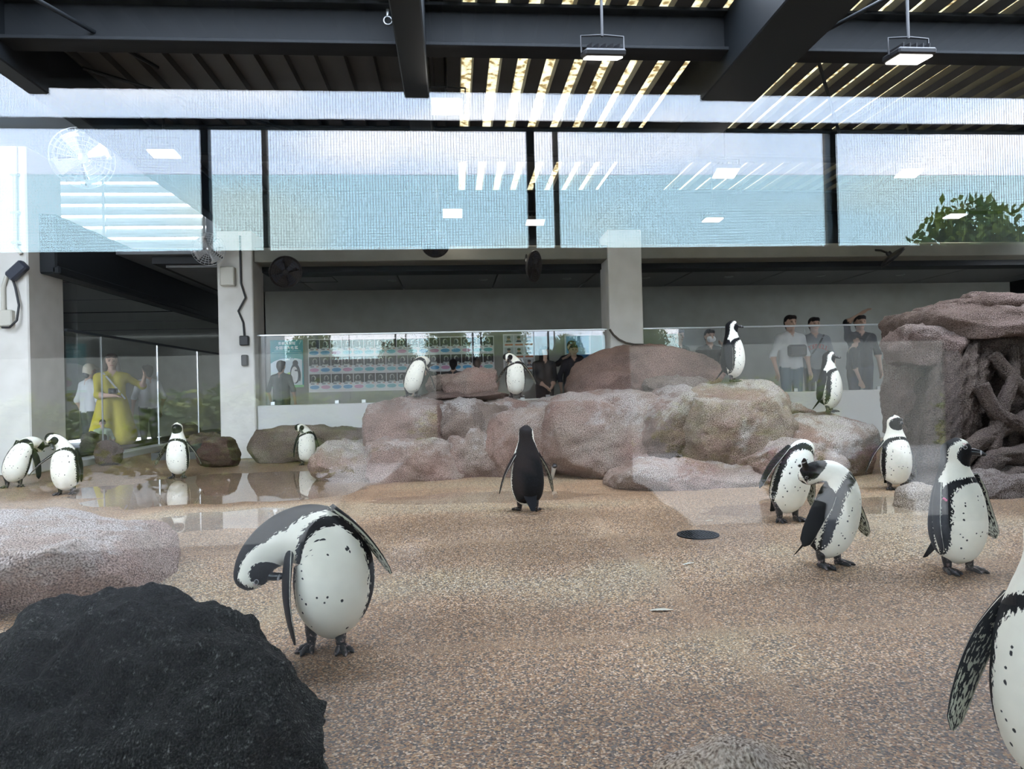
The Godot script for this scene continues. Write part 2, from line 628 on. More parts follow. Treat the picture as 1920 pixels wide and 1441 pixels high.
func build_visitor_side() -> void:
	# the viewing glass in front of the camera
	var pane := put("window_1", slab(Vector3(-8, -0.55, GLASS_Z - 0.006), Vector3(10, 3.5, GLASS_Z + 0.006), M.glass))
	pane.set_meta("kind", "structure")
	# the hall's outer front behind the camera: frame, posts, wind screen of tinted glass, bird net
	var zf := 5.5
	structure("trim_front_rail", slab(Vector3(-9, 3.155, zf - 0.05), Vector3(11, 3.22, zf + 0.05), M.post_steel))
	structure("wall_front_band", slab(Vector3(-9, 1.22, zf - 0.1), Vector3(11, 2.085, zf + 0.1), M.steel_dark))
	for s in [[-9.0, -5.2], [-0.15, 1.55], [4.62, 11.0]]:
		structure("wall_front_pier", slab(Vector3(s[0], -0.6, zf - 0.1), Vector3(s[1], 1.23, zf + 0.1), M.steel_dark))
	var k := 0
	while k < 6:
		var x := -7.63 + 2.785 * k
		structure("trim_post", slab(Vector3(x - 0.033, 2.08, zf - 0.04), Vector3(x + 0.033, 3.17, zf + 0.04), M.post_steel))
		structure("trim_post_outer", slab(Vector3(x + 0.30, 2.0, zf + 0.62), Vector3(x + 0.35, 3.45, zf + 0.68), M.post_brown))
		k += 1
	structure("window_screen", slab(Vector3(-9, 2.08, zf + 0.10), Vector3(11, 2.79, zf + 0.112), M.tinted_glass))
	var net := MB.new()
	var x2 := -6.0
	while x2 < 8.5:
		net.box(Vector3(x2 + 0.004 * sin(x2 * 7.0), 2.5, zf - 0.14 + 0.01 * sin(x2 * 2.1)), Vector3(0.0022, 2.2, 0.0022))
		x2 += 0.024
	var y2 := 1.4
	while y2 < 3.6:
		var row := []
		for i in 60:
			var xx := -6.0 + 14.5 * i / 59.0
			row.append(Vector3(xx, y2 + 0.010 * sin(xx * 2.3 + y2 * 3.0), zf - 0.14 + 0.01 * sin(xx * 2.1)))
		net.tube(row, 0.0011, 4)
		y2 += 0.024
	var no := put("bird_net", net.mesh(M.net_cord))
	no.set_meta("kind", "stuff")
	tag(no, "fine dark bird net hung across the open front of the hall", "net")


func build_outside() -> void:
	structure("ground_outside", slab(Vector3(-60, -0.9, 6.2), Vector3(60, -0.6, 80), M.paving))
	structure("ground_far", slab(Vector3(-60, -0.9, -60), Vector3(60, -0.65, 6.2), M.paving))
	# side walls of the enclosure and of the hall
	structure("wall_left_near", slab(Vector3(-6.3, -0.6, -8.6), Vector3(-6.1, 6.3, 6.0), M.white_paint))
	structure("wall_right", slab(Vector3(8.6, -0.6, -9.6), Vector3(8.8, DECK_Y, 6.0), M.white_paint))
	# canopy over the left corridor, with a louvred end that lets the daylight in
	structure("ceiling_canopy", slab(Vector3(-13.0, 6.15, -17.6), Vector3(-3.3, 6.3, -3.0), M.canopy))
	structure("wall_canopy_side", slab(Vector3(-13.0, 3.1, -17.6), Vector3(-12.8, 6.2, -8.6), M.canopy))
	structure("wall_canopy_fascia", slab(Vector3(-3.42, DECK_Y, -17.6), Vector3(-3.3, 6.2, -3.0), M.canopy))
	structure("wall_canopy_front", slab(Vector3(-13.0, 3.1, -8.7), Vector3(-6.1, 6.2, -8.55), M.canopy))
	structure("wall_corner_far", slab(Vector3(-3.6, 2.9, -17.8), Vector3(-3.3, 6.2, -10.6), M.canopy))
	var lo := thing("louvre_screen", "white horizontal louvres letting daylight in above the left corridor roof", "louvres", Vector3(-8.2, 3.1, -17.2))
	for i in 12:
		var b := MB.new()
		b.box(Vector3(0, 0.12 + i * 0.265, 0), Vector3(9.4, 0.225, 0.03), 0.004, Basis(Vector3.RIGHT, -0.25))
		put("slat", b.mesh(M.white_paint), lo)
	for i in 5:
		put("upright", slab(Vector3(-4.6 + i * 2.3, 0, -0.06), Vector3(-4.54 + i * 2.3, 3.05, 0.06), M.white_paint), lo)
	structure("wall_garden", slab(Vector3(-40, -0.6, 14.0), Vector3(40, 2.45, 14.3), M.garden_wall))
	structure("wall_behind_louvres", slab(Vector3(-14, 0, -19.4), Vector3(-3.0, 5.0, -19.2), M.wall_plaster))
	# garden behind the hall: trees, hedges, a bench, flower tubs
	var kinds := []
	for k in 3:
		kinds.append(leaf_mesh(900 + k, 620))
	var spots := [[Vector3(-10, 0, 30), 6.3, 0], [Vector3(-4.2, 0, 33), 5.6, 1], [Vector3(-0.3, 0, 29), 6.4, 2], [Vector3(4.0, 0, 34), 7.2, 0], [Vector3(8.5, 0, 31), 5.6, 1], [Vector3(13.5, 0, 28), 6.2, 2], [Vector3(-16, 0, 27), 5.8, 1], [Vector3(16.6, 0, 20.0), 7.4, 0], [Vector3(22.0, 0, 21.0), 8.6, 2], [Vector3(25, 0, 31), 6.0, 1]]
	var words := ["leftmost", "second", "third", "fourth", "fifth", "sixth", "outermost left", "tall leafy", "tallest", "last"]
	for i in spots.size():
		var s: Array = spots[i]
		var t := thing("garden_tree", "%s yellow-green garden tree mirrored in the glass" % words[i], "tree", Vector3(s[0].x, -0.6, s[0].z), i * 1.3, "garden trees behind the hall")
		var tr := MB.new()
		tr.tube([Vector3(0, 0, 0), Vector3(0.05, s[1] * 0.35, 0), Vector3(0, s[1] * 0.8, 0.05)], [0.16, 0.12, 0.04], 8)
		put("trunk", tr.mesh(M.bark), t)
		var c := put("foliage", kinds[s[2]], t, Vector3(0, s[1] * 0.62, 0))
		c.scale = Vector3(s[1] * 0.30, s[1] * 0.42, s[1] * 0.30)
		c.set_meta("kind", "stuff")
	for i in 7:
		var x := -11.0 + i * 4.0
		var h := thing("hedge", "%s clipped hedge mirrored along the hall front" % ["first", "second", "third", "fourth", "fifth", "sixth", "seventh"][i], "hedge", Vector3(x, -0.6, 10.0 + 0.8 * sin(i * 2.0)), 0.0, "hedges behind the hall")
		var c := put("foliage", kinds[i % 3], h, Vector3(0, 0.75, 0))
		c.scale = Vector3(1.75, 0.95, 0.9)
		c.set_meta("kind", "stuff")

	var pink := leaf_mesh(950, 160, Color(0.75, 0.32, 0.42), Color(0.62, 0.42, 0.48))
	var i2 := 0
	for q in [Vector3(2.75, -0.55, 4.9), Vector3(3.5, -0.55, 4.9), Vector3(-4.2, -0.55, 5.0)]:
		var tb := thing("flower_tub", "%s tub of pink flowers mirrored in the glass" % ["middle", "right", "left"][i2], "flowers", q, i2 * 1.1, "flower tubs in the hall")
		var tm := MB.new()
		tm.lathe([Vector2(0.001, 0), Vector2(0.20, 0), Vector2(0.26, 0.42), Vector2(0.23, 0.42), Vector2(0.20, 0.36), Vector2(0.001, 0.36)], 24)
		put("tub", tm.mesh(M.garden_wall), tb)
		var gl := put("leaves", kinds[0], tb, Vector3(0, 0.62, 0))
		gl.scale = Vector3(0.26, 0.28, 0.26)
		gl.set_meta("kind", "stuff")
		var pl := put("blossoms", pink, tb, Vector3(0, 0.70, 0))
		pl.scale = Vector3(0.24, 0.24, 0.24)
		pl.set_meta("kind", "stuff")
		i2 += 1
	var be := thing("bench", "plain bench standing in the hall, mirrored at lower right", "bench", Vector3(4.0, -0.55, 3.6), 0.0)
	put("seat", slab(Vector3(-0.7, 0.40, -0.2), Vector3(0.7, 0.45, 0.2), M.post_brown, 0.01), be)
	for lx in [-0.6, -0.2, 0.2, 0.6]:
		put("leg", slab(Vector3(lx - 0.03, 0, -0.17), Vector3(lx + 0.03, 0.40, 0.17), M.post_brown, 0.005), be)


# a crown of small leaves in a unit ball, denser towards the outside
func leaf_mesh(seed_: int, twigs: int, hue0 := Color(0.26, 0.27, 0.035), hue1 := Color(0.075, 0.13, 0.03)) -> ArrayMesh:
	var r := RandomNumberGenerator.new()
	r.seed = seed_
	var b := MB.new()
	for i in twigs:
		var d := Vector3(r.randfn(), r.randfn(), r.randfn()).normalized()
		var c := d * pow(r.randf(), 0.35) * (0.82 + 0.3 * noise.get_noise_3dv(d * 1.5 + Vector3.ONE * seed_))
		var tone := hue0.lerp(hue1, r.randf())
		b.tint = tone
		for k in 9:
			var p := c + Vector3(r.randfn(), r.randfn(), r.randfn()) * 0.07
			var n := Vector3(r.randfn(), r.randfn() + 0.6, r.randfn()).normalized()
			var u := n.cross(Vector3(r.randfn(), r.randfn(), r.randfn())).normalized() * r.randf_range(0.04, 0.075)
			var w := n.cross(u) * 0.55
			b.tri(p - u, p + w, p + u)
			b.tri(p - u, p + u, p - w)
	return b.mesh(M.leaves)


# ---------------------------------------------------------------- penguins
func fade(v: float, stops: Array) -> float:
	# piecewise linear through [position, value] pairs
	if v <= stops[0][0]:
		return stops[0][1]
	for i in range(1, stops.size()):
		if v <= stops[i][0]:
			return lerpf(stops[i - 1][1], stops[i][1], (v - stops[i - 1][0]) / (stops[i][0] - stops[i - 1][0]))
	return stops[-1][1]


func make_plumage() -> void:
	var n := 640
	var jag := FastNoiseLite.new()
	jag.seed = 77
	jag.frequency = 0.06
	jag.fractal_octaves = 3
	var blot := FastNoiseLite.new()
	blot.seed = 78
	blot.frequency = 0.02
	blot.fractal_octaves = 4
	var white := Color(0.85, 0.82, 0.70)
	var black := Color(0.009, 0.009, 0.010)
	var back_at := [[0.0, 78.0], [0.10, 98.0], [0.5, 108.0], [0.62, 104.0], [0.72, 106.0], [0.80, 116.0], [0.90, 112.0], [0.945, 88.0], [0.965, 40.0], [1.0, 0.0]]
	var spots := []
	var r := RandomNumberGenerator.new()
	r.seed = 5
	for i in 26:
		spots.append(Vector3(r.randf_range(0.32, 0.68), r.randf_range(0.07, 0.52), r.randf_range(0.0035, 0.0075)))
	var im := Image.create(n, n, false, Image.FORMAT_RGBAF)
	for y in n:
		var v0 := (y + 0.5) / n
		for x in n:
			var u := (x + 0.5) / n
			var j := jag.get_noise_2d(x * 1.6, y)
			var a := absf(u - 0.5) * 360.0 + j * 9.0
			var v := v0 + j * 0.012
			var c := white * (1.0 + 0.05 * blot.get_noise_2d(x, y))
			var dark := a > fade(v, back_at)
			if not dark and v > 0.05 and v < 0.645:
				var a_out := 88.0 if v < 0.535 else 88.0 * sqrt(maxf(0.0, 1.0 - pow((v - 0.535) / 0.108, 2.0)))
				var a_in := fade(v, [[0.05, 80.0], [0.14, 66.0], [0.5, 62.0]]) if v < 0.5 else 62.0 * sqrt(maxf(0.0, 1.0 - pow((v - 0.5) / 0.095, 2.0)))
				dark = a < a_out and a > a_in
			if not dark and v > 0.70:
				dark = pow((v - 0.840) / 0.105, 2.0) + pow(a / 80.0, 2.0) < 1.0
				if not dark and v > 0.905 and v < 0.94 and a > 20.0 and a < 52.0:
					c = Color(0.74, 0.52, 0.48)
			if dark:
				c = black * (1.0 + 0.5 * jag.get_noise_2d(x * 3.0, y * 1.2)) + Color(0.006, 0.007, 0.010) * maxf(0.0, blot.get_noise_2d(x * 2.0, y * 2.0))
			else:
				for s in spots:
					var du: float = (u - s.x) * 1.15
					var dv: float = v0 - s.y
					if du * du + dv * dv < s.z * s.z * (1.0 + 0.8 * j):
						c = Color(0.04, 0.04, 0.04)
						break
			c.a = 1.0
			im.set_pixel(x, n - 1 - y, c)
	var m := mat("plumage", Color(1, 1, 1), 0.62)
	m.albedo_texture = ImageTexture.create_from_image(im)
	m.metallic_specular = 0.25
	var fi := Image.create(256, 256, false, Image.FORMAT_RGBAF)
	for y in 256:
		var t := (y + 0.5) / 256.0
		for x in 256:
			var u := (x + 0.5) / 256.0
			var c := black * 1.4
			var j := blot.get_noise_2d(x * 3.0, y * 1.6)
			if u < 0.5:
				if u < 0.025 + 0.02 * j:
					c = white * 0.8
			else:
				# pale leading edge, mottled outer half
				var e := (u - 0.5) * 2.0
				var k := blot.get_noise_2d(x * 5.0 + 300.0, y * 2.2)
				if (e > 0.10 and e < 0.24 + 0.10 * j and t > 0.06) or (e > 0.10 and e < 0.90 and k + 0.55 * (t - 0.62) > 0.06 + 0.2 * absf(e - 0.45)):
					c = Color(0.42, 0.41, 0.32)
			c.a = 1.0
			fi.set_pixel(x, 255 - y, c)
	var fm := mat("flipper", Color(1, 1, 1), 0.55)
	fm.metallic_specular = 0.2
	fm.albedo_texture = ImageTexture.create_from_image(fi)
	var sk := mat("foot_skin", Color(1, 1, 1), 0.5)
	sk.albedo_texture = noise_tex(61, 0.03, [lin(0.012, 0.012, 0.013), lin(0.02, 0.02, 0.021), lin(0.45, 0.33, 0.30)], 256, FastNoiseLite.TYPE_SIMPLEX_SMOOTH, 4, [0.0, 0.66, 0.74])
	triplanar(sk, 6.0)
	sk.uv1_world_triplanar = false
	mat("tail_feather", lin(0.012, 0.012, 0.013), 0.9).metallic_specular = 0.2
	mat("bill", lin(0.014, 0.014, 0.015), 0.3)
	mat("bill_band", lin(0.35, 0.34, 0.34), 0.4)
	mat("eye_ring", lin(0.50, 0.42, 0.40), 0.5)
	mat("eye", lin(0.01, 0.008, 0.007), 0.08)


# control point: [position, half width, half depth, place on the plumage, front]
func spine(kind: String) -> Array:
	var f := Vector3(0, 0, 1)
	match kind:
		"hunched_left":
			return [[Vector3(0.0, 0.062, -0.02), 0.02, 0.02, 0.0, f], [Vector3(0.01, 0.078, -0.01), 0.075, 0.072, 0.04, f], [Vector3(0.022, 0.13, 0.0), 0.115, 0.110, 0.13, f], [Vector3(0.035, 0.21, 0.01), 0.134, 0.125, 0.27, f],
				[Vector3(0.035, 0.285, 0.012), 0.132, 0.124, 0.39, f], [Vector3(0.012, 0.35, 0.005), 0.122, 0.116, 0.49, Vector3(0.05, -0.35, 0.9)], [Vector3(-0.04, 0.385, 0.0), 0.108, 0.106, 0.57, Vector3(0.15, -0.75, 0.55)],
				[Vector3(-0.105, 0.385, 0.005), 0.092, 0.093, 0.645, Vector3(0.3, -0.92, 0.15)], [Vector3(-0.165, 0.360, 0.015), 0.077, 0.078, 0.71, Vector3(0.5, -0.85, 0.05)], [Vector3(-0.207, 0.322, 0.028), 0.065, 0.066, 0.78, Vector3(0.75, -0.6, 0.1)],
				[Vector3(-0.226, 0.280, 0.038), 0.056, 0.060, 0.86, Vector3(0.9, -0.35, 0.2)], [Vector3(-0.234, 0.246, 0.042), 0.044, 0.050, 0.94, Vector3(0.92, -0.2, 0.25)], [Vector3(-0.236, 0.225, 0.043), 0.018, 0.022, 0.985, Vector3(0.92, -0.2, 0.25)], [Vector3(-0.236, 0.220, 0.043), 0.001, 0.001, 1.0, Vector3(0.92, -0.2, 0.25)]]
		"bowed_left":   # upright, neck bent to the penguin's right and bill on the breast
			return stem() + [[Vector3(-0.012, 0.415, 0.012), 0.066, 0.062, 0.64, f], [Vector3(-0.035, 0.45, 0.02), 0.051, 0.050, 0.71, Vector3(0.1, -0.2, 1)], [Vector3(-0.065, 0.47, 0.032), 0.045, 0.048, 0.78, Vector3(0.25, -0.5, 0.8)],
				[Vector3(-0.092, 0.468, 0.045), 0.043, 0.050, 0.86, Vector3(0.35, -0.8, 0.5)], [Vector3(-0.115, 0.458, 0.055), 0.036, 0.044, 0.94, Vector3(0.35, -0.9, 0.4)], [Vector3(-0.130, 0.450, 0.06), 0.016, 0.02, 0.985, Vector3(0.35, -0.9, 0.4)], [Vector3(-0.133, 0.448, 0.06), 0.001, 0.001, 1.0, Vector3(0.35, -0.9, 0.4)]]
		"tucked_right":   # leaning over, head turned back behind the far wing
			return [[Vector3(-0.03, 0.062, -0.02), 0.02, 0.02, 0.0, f], [Vector3(-0.025, 0.08, -0.01), 0.066, 0.064, 0.04, f], [Vector3(-0.01, 0.13, 0.0), 0.098, 0.094, 0.13, f], [Vector3(0.012, 0.21, 0.01), 0.108, 0.104, 0.28, f],
				[Vector3(0.04, 0.29, 0.01), 0.100, 0.098, 0.42, f], [Vector3(0.075, 0.355, 0.0), 0.086, 0.084, 0.54, f], [Vector3(0.105, 0.395, -0.012), 0.068, 0.066, 0.62, Vector3(0.2, 0, 1)], [Vector3(0.145, 0.405, -0.04), 0.053, 0.052, 0.70, Vector3(0.5, -0.3, 0.8)],
				[Vector3(0.170, 0.385, -0.075), 0.046, 0.048, 0.78, Vector3(0.6, -0.5, -0.3)], [Vector3(0.165, 0.355, -0.105), 0.044, 0.050, 0.86, Vector3(0.2, -0.6, -0.8)], [Vector3(0.150, 0.330, -0.12), 0.036, 0.042, 0.94, Vector3(0, -0.6, -0.8)], [Vector3(0.143, 0.318, -0.125), 0.015, 0.018, 0.985, Vector3(0, -0.6, -0.8)], [Vector3(0.142, 0.316, -0.126), 0.001, 0.001, 1.0, Vector3(0, -0.6, -0.8)]]
		"preen_left":   # body upright, head bent down to the penguin's right side
			return stem() + [[Vector3(-0.01, 0.42, 0.005), 0.066, 0.062, 0.64, f], [Vector3(-0.03, 0.462, 0.012), 0.053, 0.052, 0.71, Vector3(-0.1, -0.1, 1)], [Vector3(-0.06, 0.495, 0.02), 0.047, 0.050, 0.78, Vector3(-0.4, -0.3, 0.8)],
				[Vector3(-0.095, 0.508, 0.03), 0.045, 0.053, 0.86, Vector3(-0.45, -0.75, 0.6)], [Vector3(-0.125, 0.508, 0.045), 0.038, 0.046, 0.94, Vector3(-0.35, -0.85, 0.5)], [Vector3(-0.143, 0.506, 0.052), 0.016, 0.02, 0.985, Vector3(-0.35, -0.85, 0.5)], [Vector3(-0.147, 0.505, 0.053), 0.001, 0.001, 1.0, Vector3(-0.35, -0.85, 0.5)]]
		"tucked_front":   # head laid back over the shoulder, bill into the back feathers
			return [[Vector3(0.0, 0.062, -0.05), 0.02, 0.02, 0.0, f], [Vector3(0.0, 0.078, -0.035), 0.066, 0.064, 0.04, f], [Vector3(0.0, 0.13, -0.012), 0.100, 0.098, 0.13, f], [Vector3(0.0, 0.21, 0.015), 0.112, 0.108, 0.28, f],
				[Vector3(0.0, 0.285, 0.04), 0.104, 0.100, 0.42, f], [Vector3(-0.01, 0.35, 0.055), 0.088, 0.086, 0.53, f], [Vector3(-0.02, 0.40, 0.055), 0.070, 0.068, 0.61, f], [Vector3(-0.035, 0.438, 0.03), 0.056, 0.055, 0.69, Vector3(-0.3, 0.6, 0.7)],
				[Vector3(-0.055, 0.445, -0.012), 0.048, 0.050, 0.77, Vector3(-0.5, 0.8, 0.1)], [Vector3(-0.07, 0.430, -0.05), 0.045, 0.052, 0.86, Vector3(-0.6, 0.1, -0.6)], [Vector3(-0.082, 0.412, -0.078), 0.037, 0.044, 0.94, Vector3(-0.5, -0.5, -0.6)], [Vector3(-0.088, 0.402, -0.09), 0.016, 0.02, 0.985, Vector3(-0.5, -0.5, -0.6)], [Vector3(-0.089, 0.400, -0.092), 0.001, 0.001, 1.0, Vector3(-0.5, -0.5, -0.6)]]
	return stem() + head_up(0.0, 0.0)


func stem() -> Array:
	var f := Vector3(0, 0, 1)
	return [[Vector3(0, 0.062, -0.03), 0.02, 0.02, 0.0, f], [Vector3(0, 0.076, -0.02), 0.074, 0.070, 0.04, f], [Vector3(0, 0.125, -0.004), 0.104, 0.100, 0.13, f], [Vector3(0, 0.20, 0.006), 0.116, 0.114, 0.27, f],
		[Vector3(0, 0.285, 0.010), 0.112, 0.108, 0.42, f], [Vector3(0, 0.36, 0.008), 0.100, 0.092, 0.54, f]]


func head_up(turn: float, nod: float) -> Array:
	var f := Basis(Vector3.UP, turn) * Vector3(0, -sin(nod), cos(nod))
	var h := Basis(Vector3.UP, turn * 0.5) * Vector3(0, -sin(nod * 0.5), cos(nod * 0.5))
	var s := Basis(Vector3.UP, turn) * Vector3(0, 0, 0.055 * nod)
	return [[Vector3(0, 0.415, 0.004), 0.081, 0.073, 0.63, Vector3(0, 0, 1)], [Vector3(0, 0.460, 0.002), 0.064, 0.060, 0.71, h], [Vector3(0, 0.498, 0.004) + s * 0.4, 0.053, 0.057, 0.78, f], [Vector3(0, 0.535, 0.008) + s * 0.8, 0.051, 0.061, 0.86, f],
		[Vector3(0, 0.567, 0.006) + s, 0.043, 0.051, 0.94, f], [Vector3(0, 0.587, 0.002) + s * 1.1, 0.019, 0.023, 0.985, f], [Vector3(0, 0.591, 0.0) + s * 1.1, 0.001, 0.001, 1.0, f]]


func cubic(a, b, c, d, t: float):
	return a * (-0.5 * t + t * t - 0.5 * t * t * t) + b * (1.0 - 2.5 * t * t + 1.5 * t * t * t) + c * (0.5 * t + 2.0 * t * t - 1.5 * t * t * t) + d * (-0.5 * t * t + 0.5 * t * t * t)


# flippers: [direction, face normal] for the penguin's right (-x) and left (+x) side; feet: how far each is set forward
func penguin(called: String, label: String, at: Vector3, turn: float, sp: Array, right: Array, left: Array, size := 1.0, feet := [0.01, 0.01], tail := true) -> MeshInstance3D:
	var body := MB.new()
	var wing := MB.new()
	var skin := MB.new()
	var bill := MB.new()
	var eyes := MB.new()
	var tails := MB.new()
	var rings := []
	var uvs := []
	var seg := 36
	var sub := 5
	var shoulder := Vector3.ZERO
	var side := Vector3.RIGHT
	var fronts := Vector3.BACK
	var sh_r := 0.09
	var head_at := Vector3.ZERO
	var head_f := Vector3.BACK
	var head_t := Vector3.UP
	var count := sp.size()
	for i in count - 1:
		for s in (sub if i < count - 2 else sub + 1):
			var t := float(s) / sub
			var k0: Array = sp[maxi(i - 1, 0)]
			var k1: Array = sp[i]
			var k2: Array = sp[i + 1]
			var k3: Array = sp[mini(i + 2, count - 1)]
			var p: Vector3 = cubic(k0[0], k1[0], k2[0], k3[0], t)
			var q: Vector3 = cubic(k0[0], k1[0], k2[0], k3[0], minf(t + 0.02, 1.0)) - cubic(k0[0], k1[0], k2[0], k3[0], maxf(t - 0.02, 0.0))
			var rx: float = maxf(0.001, cubic(k0[1], k1[1], k2[1], k3[1], t))
			var rz: float = maxf(0.001, cubic(k0[2], k1[2], k2[2], k3[2], t))
			var v: float = clampf(lerpf(k1[3], k2[3], t), 0.0, 1.0)
			var tan_: Vector3 = q.normalized()
			var fr: Vector3 = (k1[4] as Vector3).normalized().lerp((k2[4] as Vector3).normalized(), t)
			fr = (fr - tan_ * fr.dot(tan_)).normalized()
			var rt := tan_.cross(fr).normalized()
			var ring := PackedVector3Array()
			var ruv := []
			for k in seg + 1:
				var a := TAU * (float(k) / seg - 0.5)
				if k < seg:
					# the breast is fuller than the back
					var dz := cos(a) * rz * (1.04 if cos(a) > 0.0 else 0.95)
					ring.append(p + fr * dz + rt * sin(a) * rx)
				ruv.append(Vector2(float(k) / seg, 1.0 - v))
			rings.append(ring)
			uvs.append(ruv)
			if v >= 0.52 and shoulder == Vector3.ZERO:
				shoulder = p
				side = rt
				fronts = fr
				sh_r = rx
			if absf(v - 0.865) < 0.02:
				head_at = p
				head_f = fr
				head_t = tan_
	body.loft(rings, true, true, uvs)
	# flippers
	for s in 2:
		var spec: Array = right if s == 0 else left
		if spec.is_empty():
			continue
		var sg := -1.0 if s == 0 else 1.0
		var d: Vector3 = (spec[0] as Vector3).normalized()
		var nrm: Vector3 = spec[1]
		nrm = (nrm - d * nrm.dot(d)).normalized()
		var across := nrm.cross(d) * sg
		var root := shoulder + side * sg * sh_r * 0.86 - fronts * 0.012 + Vector3(0, 0.012, 0)
		if spec.size() > 2:
			root = spec[2]
		var wr := []
		var wuv := []
		var L := 0.305
		for i in 15:
			var t := i / 14.0
			var w := fade(t, [[0.0, 0.016], [0.10, 0.027], [0.30, 0.040], [0.55, 0.038], [0.80, 0.033], [0.93, 0.025], [0.98, 0.015], [1.0, 0.004]])
			var th := lerpf(0.014, 0.0035, t)
			var c := root + d * (L * t - 0.03) + nrm * (0.018 * sin(t * PI)) - across * 0.02 * t * t
			var ring := PackedVector3Array()
			var ruv := []
			for k in 15:
				var a := TAU * k / 14.0
				if k < 14:
					ring.append(c + across * cos(a) * w * sg + nrm * sin(a) * th)
				ruv.append(Vector2(k / 14.0, 1.0 - t))
			wr.append(ring)
			wuv.append(ruv)
		wing.loft(wr, true, true, wuv)
	# short legs, webbed feet
	for s in 2:
		var sg := -1.0 if s == 0 else 1.0
		var fz: float = feet[s]
		var hip: Vector3 = sp[1][0]
		var ax := hip.x * 0.5 + sg * 0.050
		var az := hip.z + 0.012 + fz
		skin.tube([Vector3(hip.x + sg * 0.042, 0.115, hip.z + 0.02), Vector3(ax, 0.06, az), Vector3(ax, 0.018, az + 0.004)], [0.034, 0.021, 0.015], 10)
		var fd := Basis(Vector3.UP, sg * 0.28)
		var ankle := Vector3(ax, 0.012, az - 0.008)
		for toe in [-1.0, 0.0, 1.0]:
			var td: Vector3 = fd * (Basis(Vector3.UP, toe * 0.42) * Vector3(0, 0, 1))
			var ln := 0.088 if toe == 0.0 else 0.074
			skin.tube([ankle, ankle + td * ln * 0.55 + Vector3(0, 0.001, 0), ankle + td * ln * 0.86 - Vector3(0, 0.005, 0), ankle + td * ln - Vector3(0, 0.009, 0)], [0.012, 0.010, 0.008, 0.002], 8)
		for toe in [-0.5, 0.5]:
			var t0: Vector3 = fd * (Basis(Vector3.UP, (toe - 0.5) * 0.42) * Vector3(0, 0, 1))
			var t1: Vector3 = fd * (Basis(Vector3.UP, (toe + 0.5) * 0.42) * Vector3(0, 0, 1))
			var c2 := ankle - Vector3(0, 0.003, 0)
			skin.tri(c2 + Vector3(0, 0.006, 0), c2 + t0 * 0.070, c2 + t1 * 0.070)
			skin.tri(c2 - Vector3(0, 0.006, 0), c2 + t1 * 0.070 - Vector3(0, 0.003, 0), c2 + t0 * 0.070 - Vector3(0, 0.003, 0))
	if tail:
		var b0: Vector3 = sp[2][0]
		var tr := []
		for i in 6:
			var t := i / 5.0
			var c3 := Vector3(b0.x, 0.125 - 0.095 * t, b0.z - 0.072 - 0.075 * t)
			var ring := PackedVector3Array()
			for k in 10:
				var a := TAU * k / 10.0
				ring.append(c3 + Vector3(cos(a) * lerpf(0.05, 0.016, t), sin(a) * lerpf(0.03, 0.004, t) , sin(a) * lerpf(0.02, 0.004, t)))
			tr.append(ring)
		tails.loft(tr)
	# bill with a pale band, eyes with a bare ring
	var br := []
	for i in 9:
		var t := i / 8.0
		var c4 := head_at + head_f * (0.042 + 0.074 * t) + head_t * (-0.006 - 0.014 * t * t)
		var hh := fade(t, [[0.0, 0.020], [0.3, 0.0145], [0.75, 0.0125], [0.92, 0.008], [1.0, 0.001]])
		var hw := fade(t, [[0.0, 0.020], [0.3, 0.0105], [0.75, 0.0075], [1.0, 0.001]])
		var ring := PackedVector3Array()
		var hs := head_t.cross(head_f).normalized()
		for k in 10:
			var a := TAU * k / 10.0
			ring.append(c4 + hs * sin(a) * hw + head_t * cos(a) * hh)
		br.append(ring)
	bill.loft(br)
	var hs2 := head_t.cross(head_f).normalized()
	var band := MB.new()
	for s in [-1.0, 1.0]:
		band.sphere(head_at + head_f * 0.095 - head_t * 0.011 + hs2 * s * 0.004, Vector3(0.005, 0.011, 0.005), 8, 6, Basis(hs2, head_t, head_f))
		eyes.sphere(head_at + head_f * 0.040 + hs2 * s * 0.0385 + head_t * 0.014, Vector3.ONE * 0.0068, 10, 6)
		band.torus(Transform3D(Basis(head_f, hs2 * s, head_t), head_at + head_f * 0.0402 + hs2 * s * 0.0415 + head_t * 0.014), 0.0072, 0.0014, 12, 5)
	var mesh := ArrayMesh.new()
	body.surface(mesh, M.plumage)
	wing.surface(mesh, M.flipper)
	skin.surface(mesh, M.foot_skin)
	bill.surface(mesh, M.bill)
	tails.surface(mesh, M.tail_feather)
	band.surface(mesh, M.bill_band)
	eyes.surface(mesh, M.eye)
	var o := put(called, mesh, self, at)
	o.rotation.y = turn
	o.scale = Vector3.ONE * size
	tag(o, label, "penguin", "penguins of the enclosure")
	return o


# height of the rock formation under a place
func rock_top(x: float, z: float) -> float:
	var best := 0.0
	for o in get_node("rock_formation").get_children():
		var arr: PackedVector3Array = (o as MeshInstance3D).mesh.surface_get_arrays(0)[Mesh.ARRAY_VERTEX]
		for p in arr:
			if absf(p.x - x) < 0.06 and absf(p.z - z) < 0.06:
				best = maxf(best, p.y)
	return best


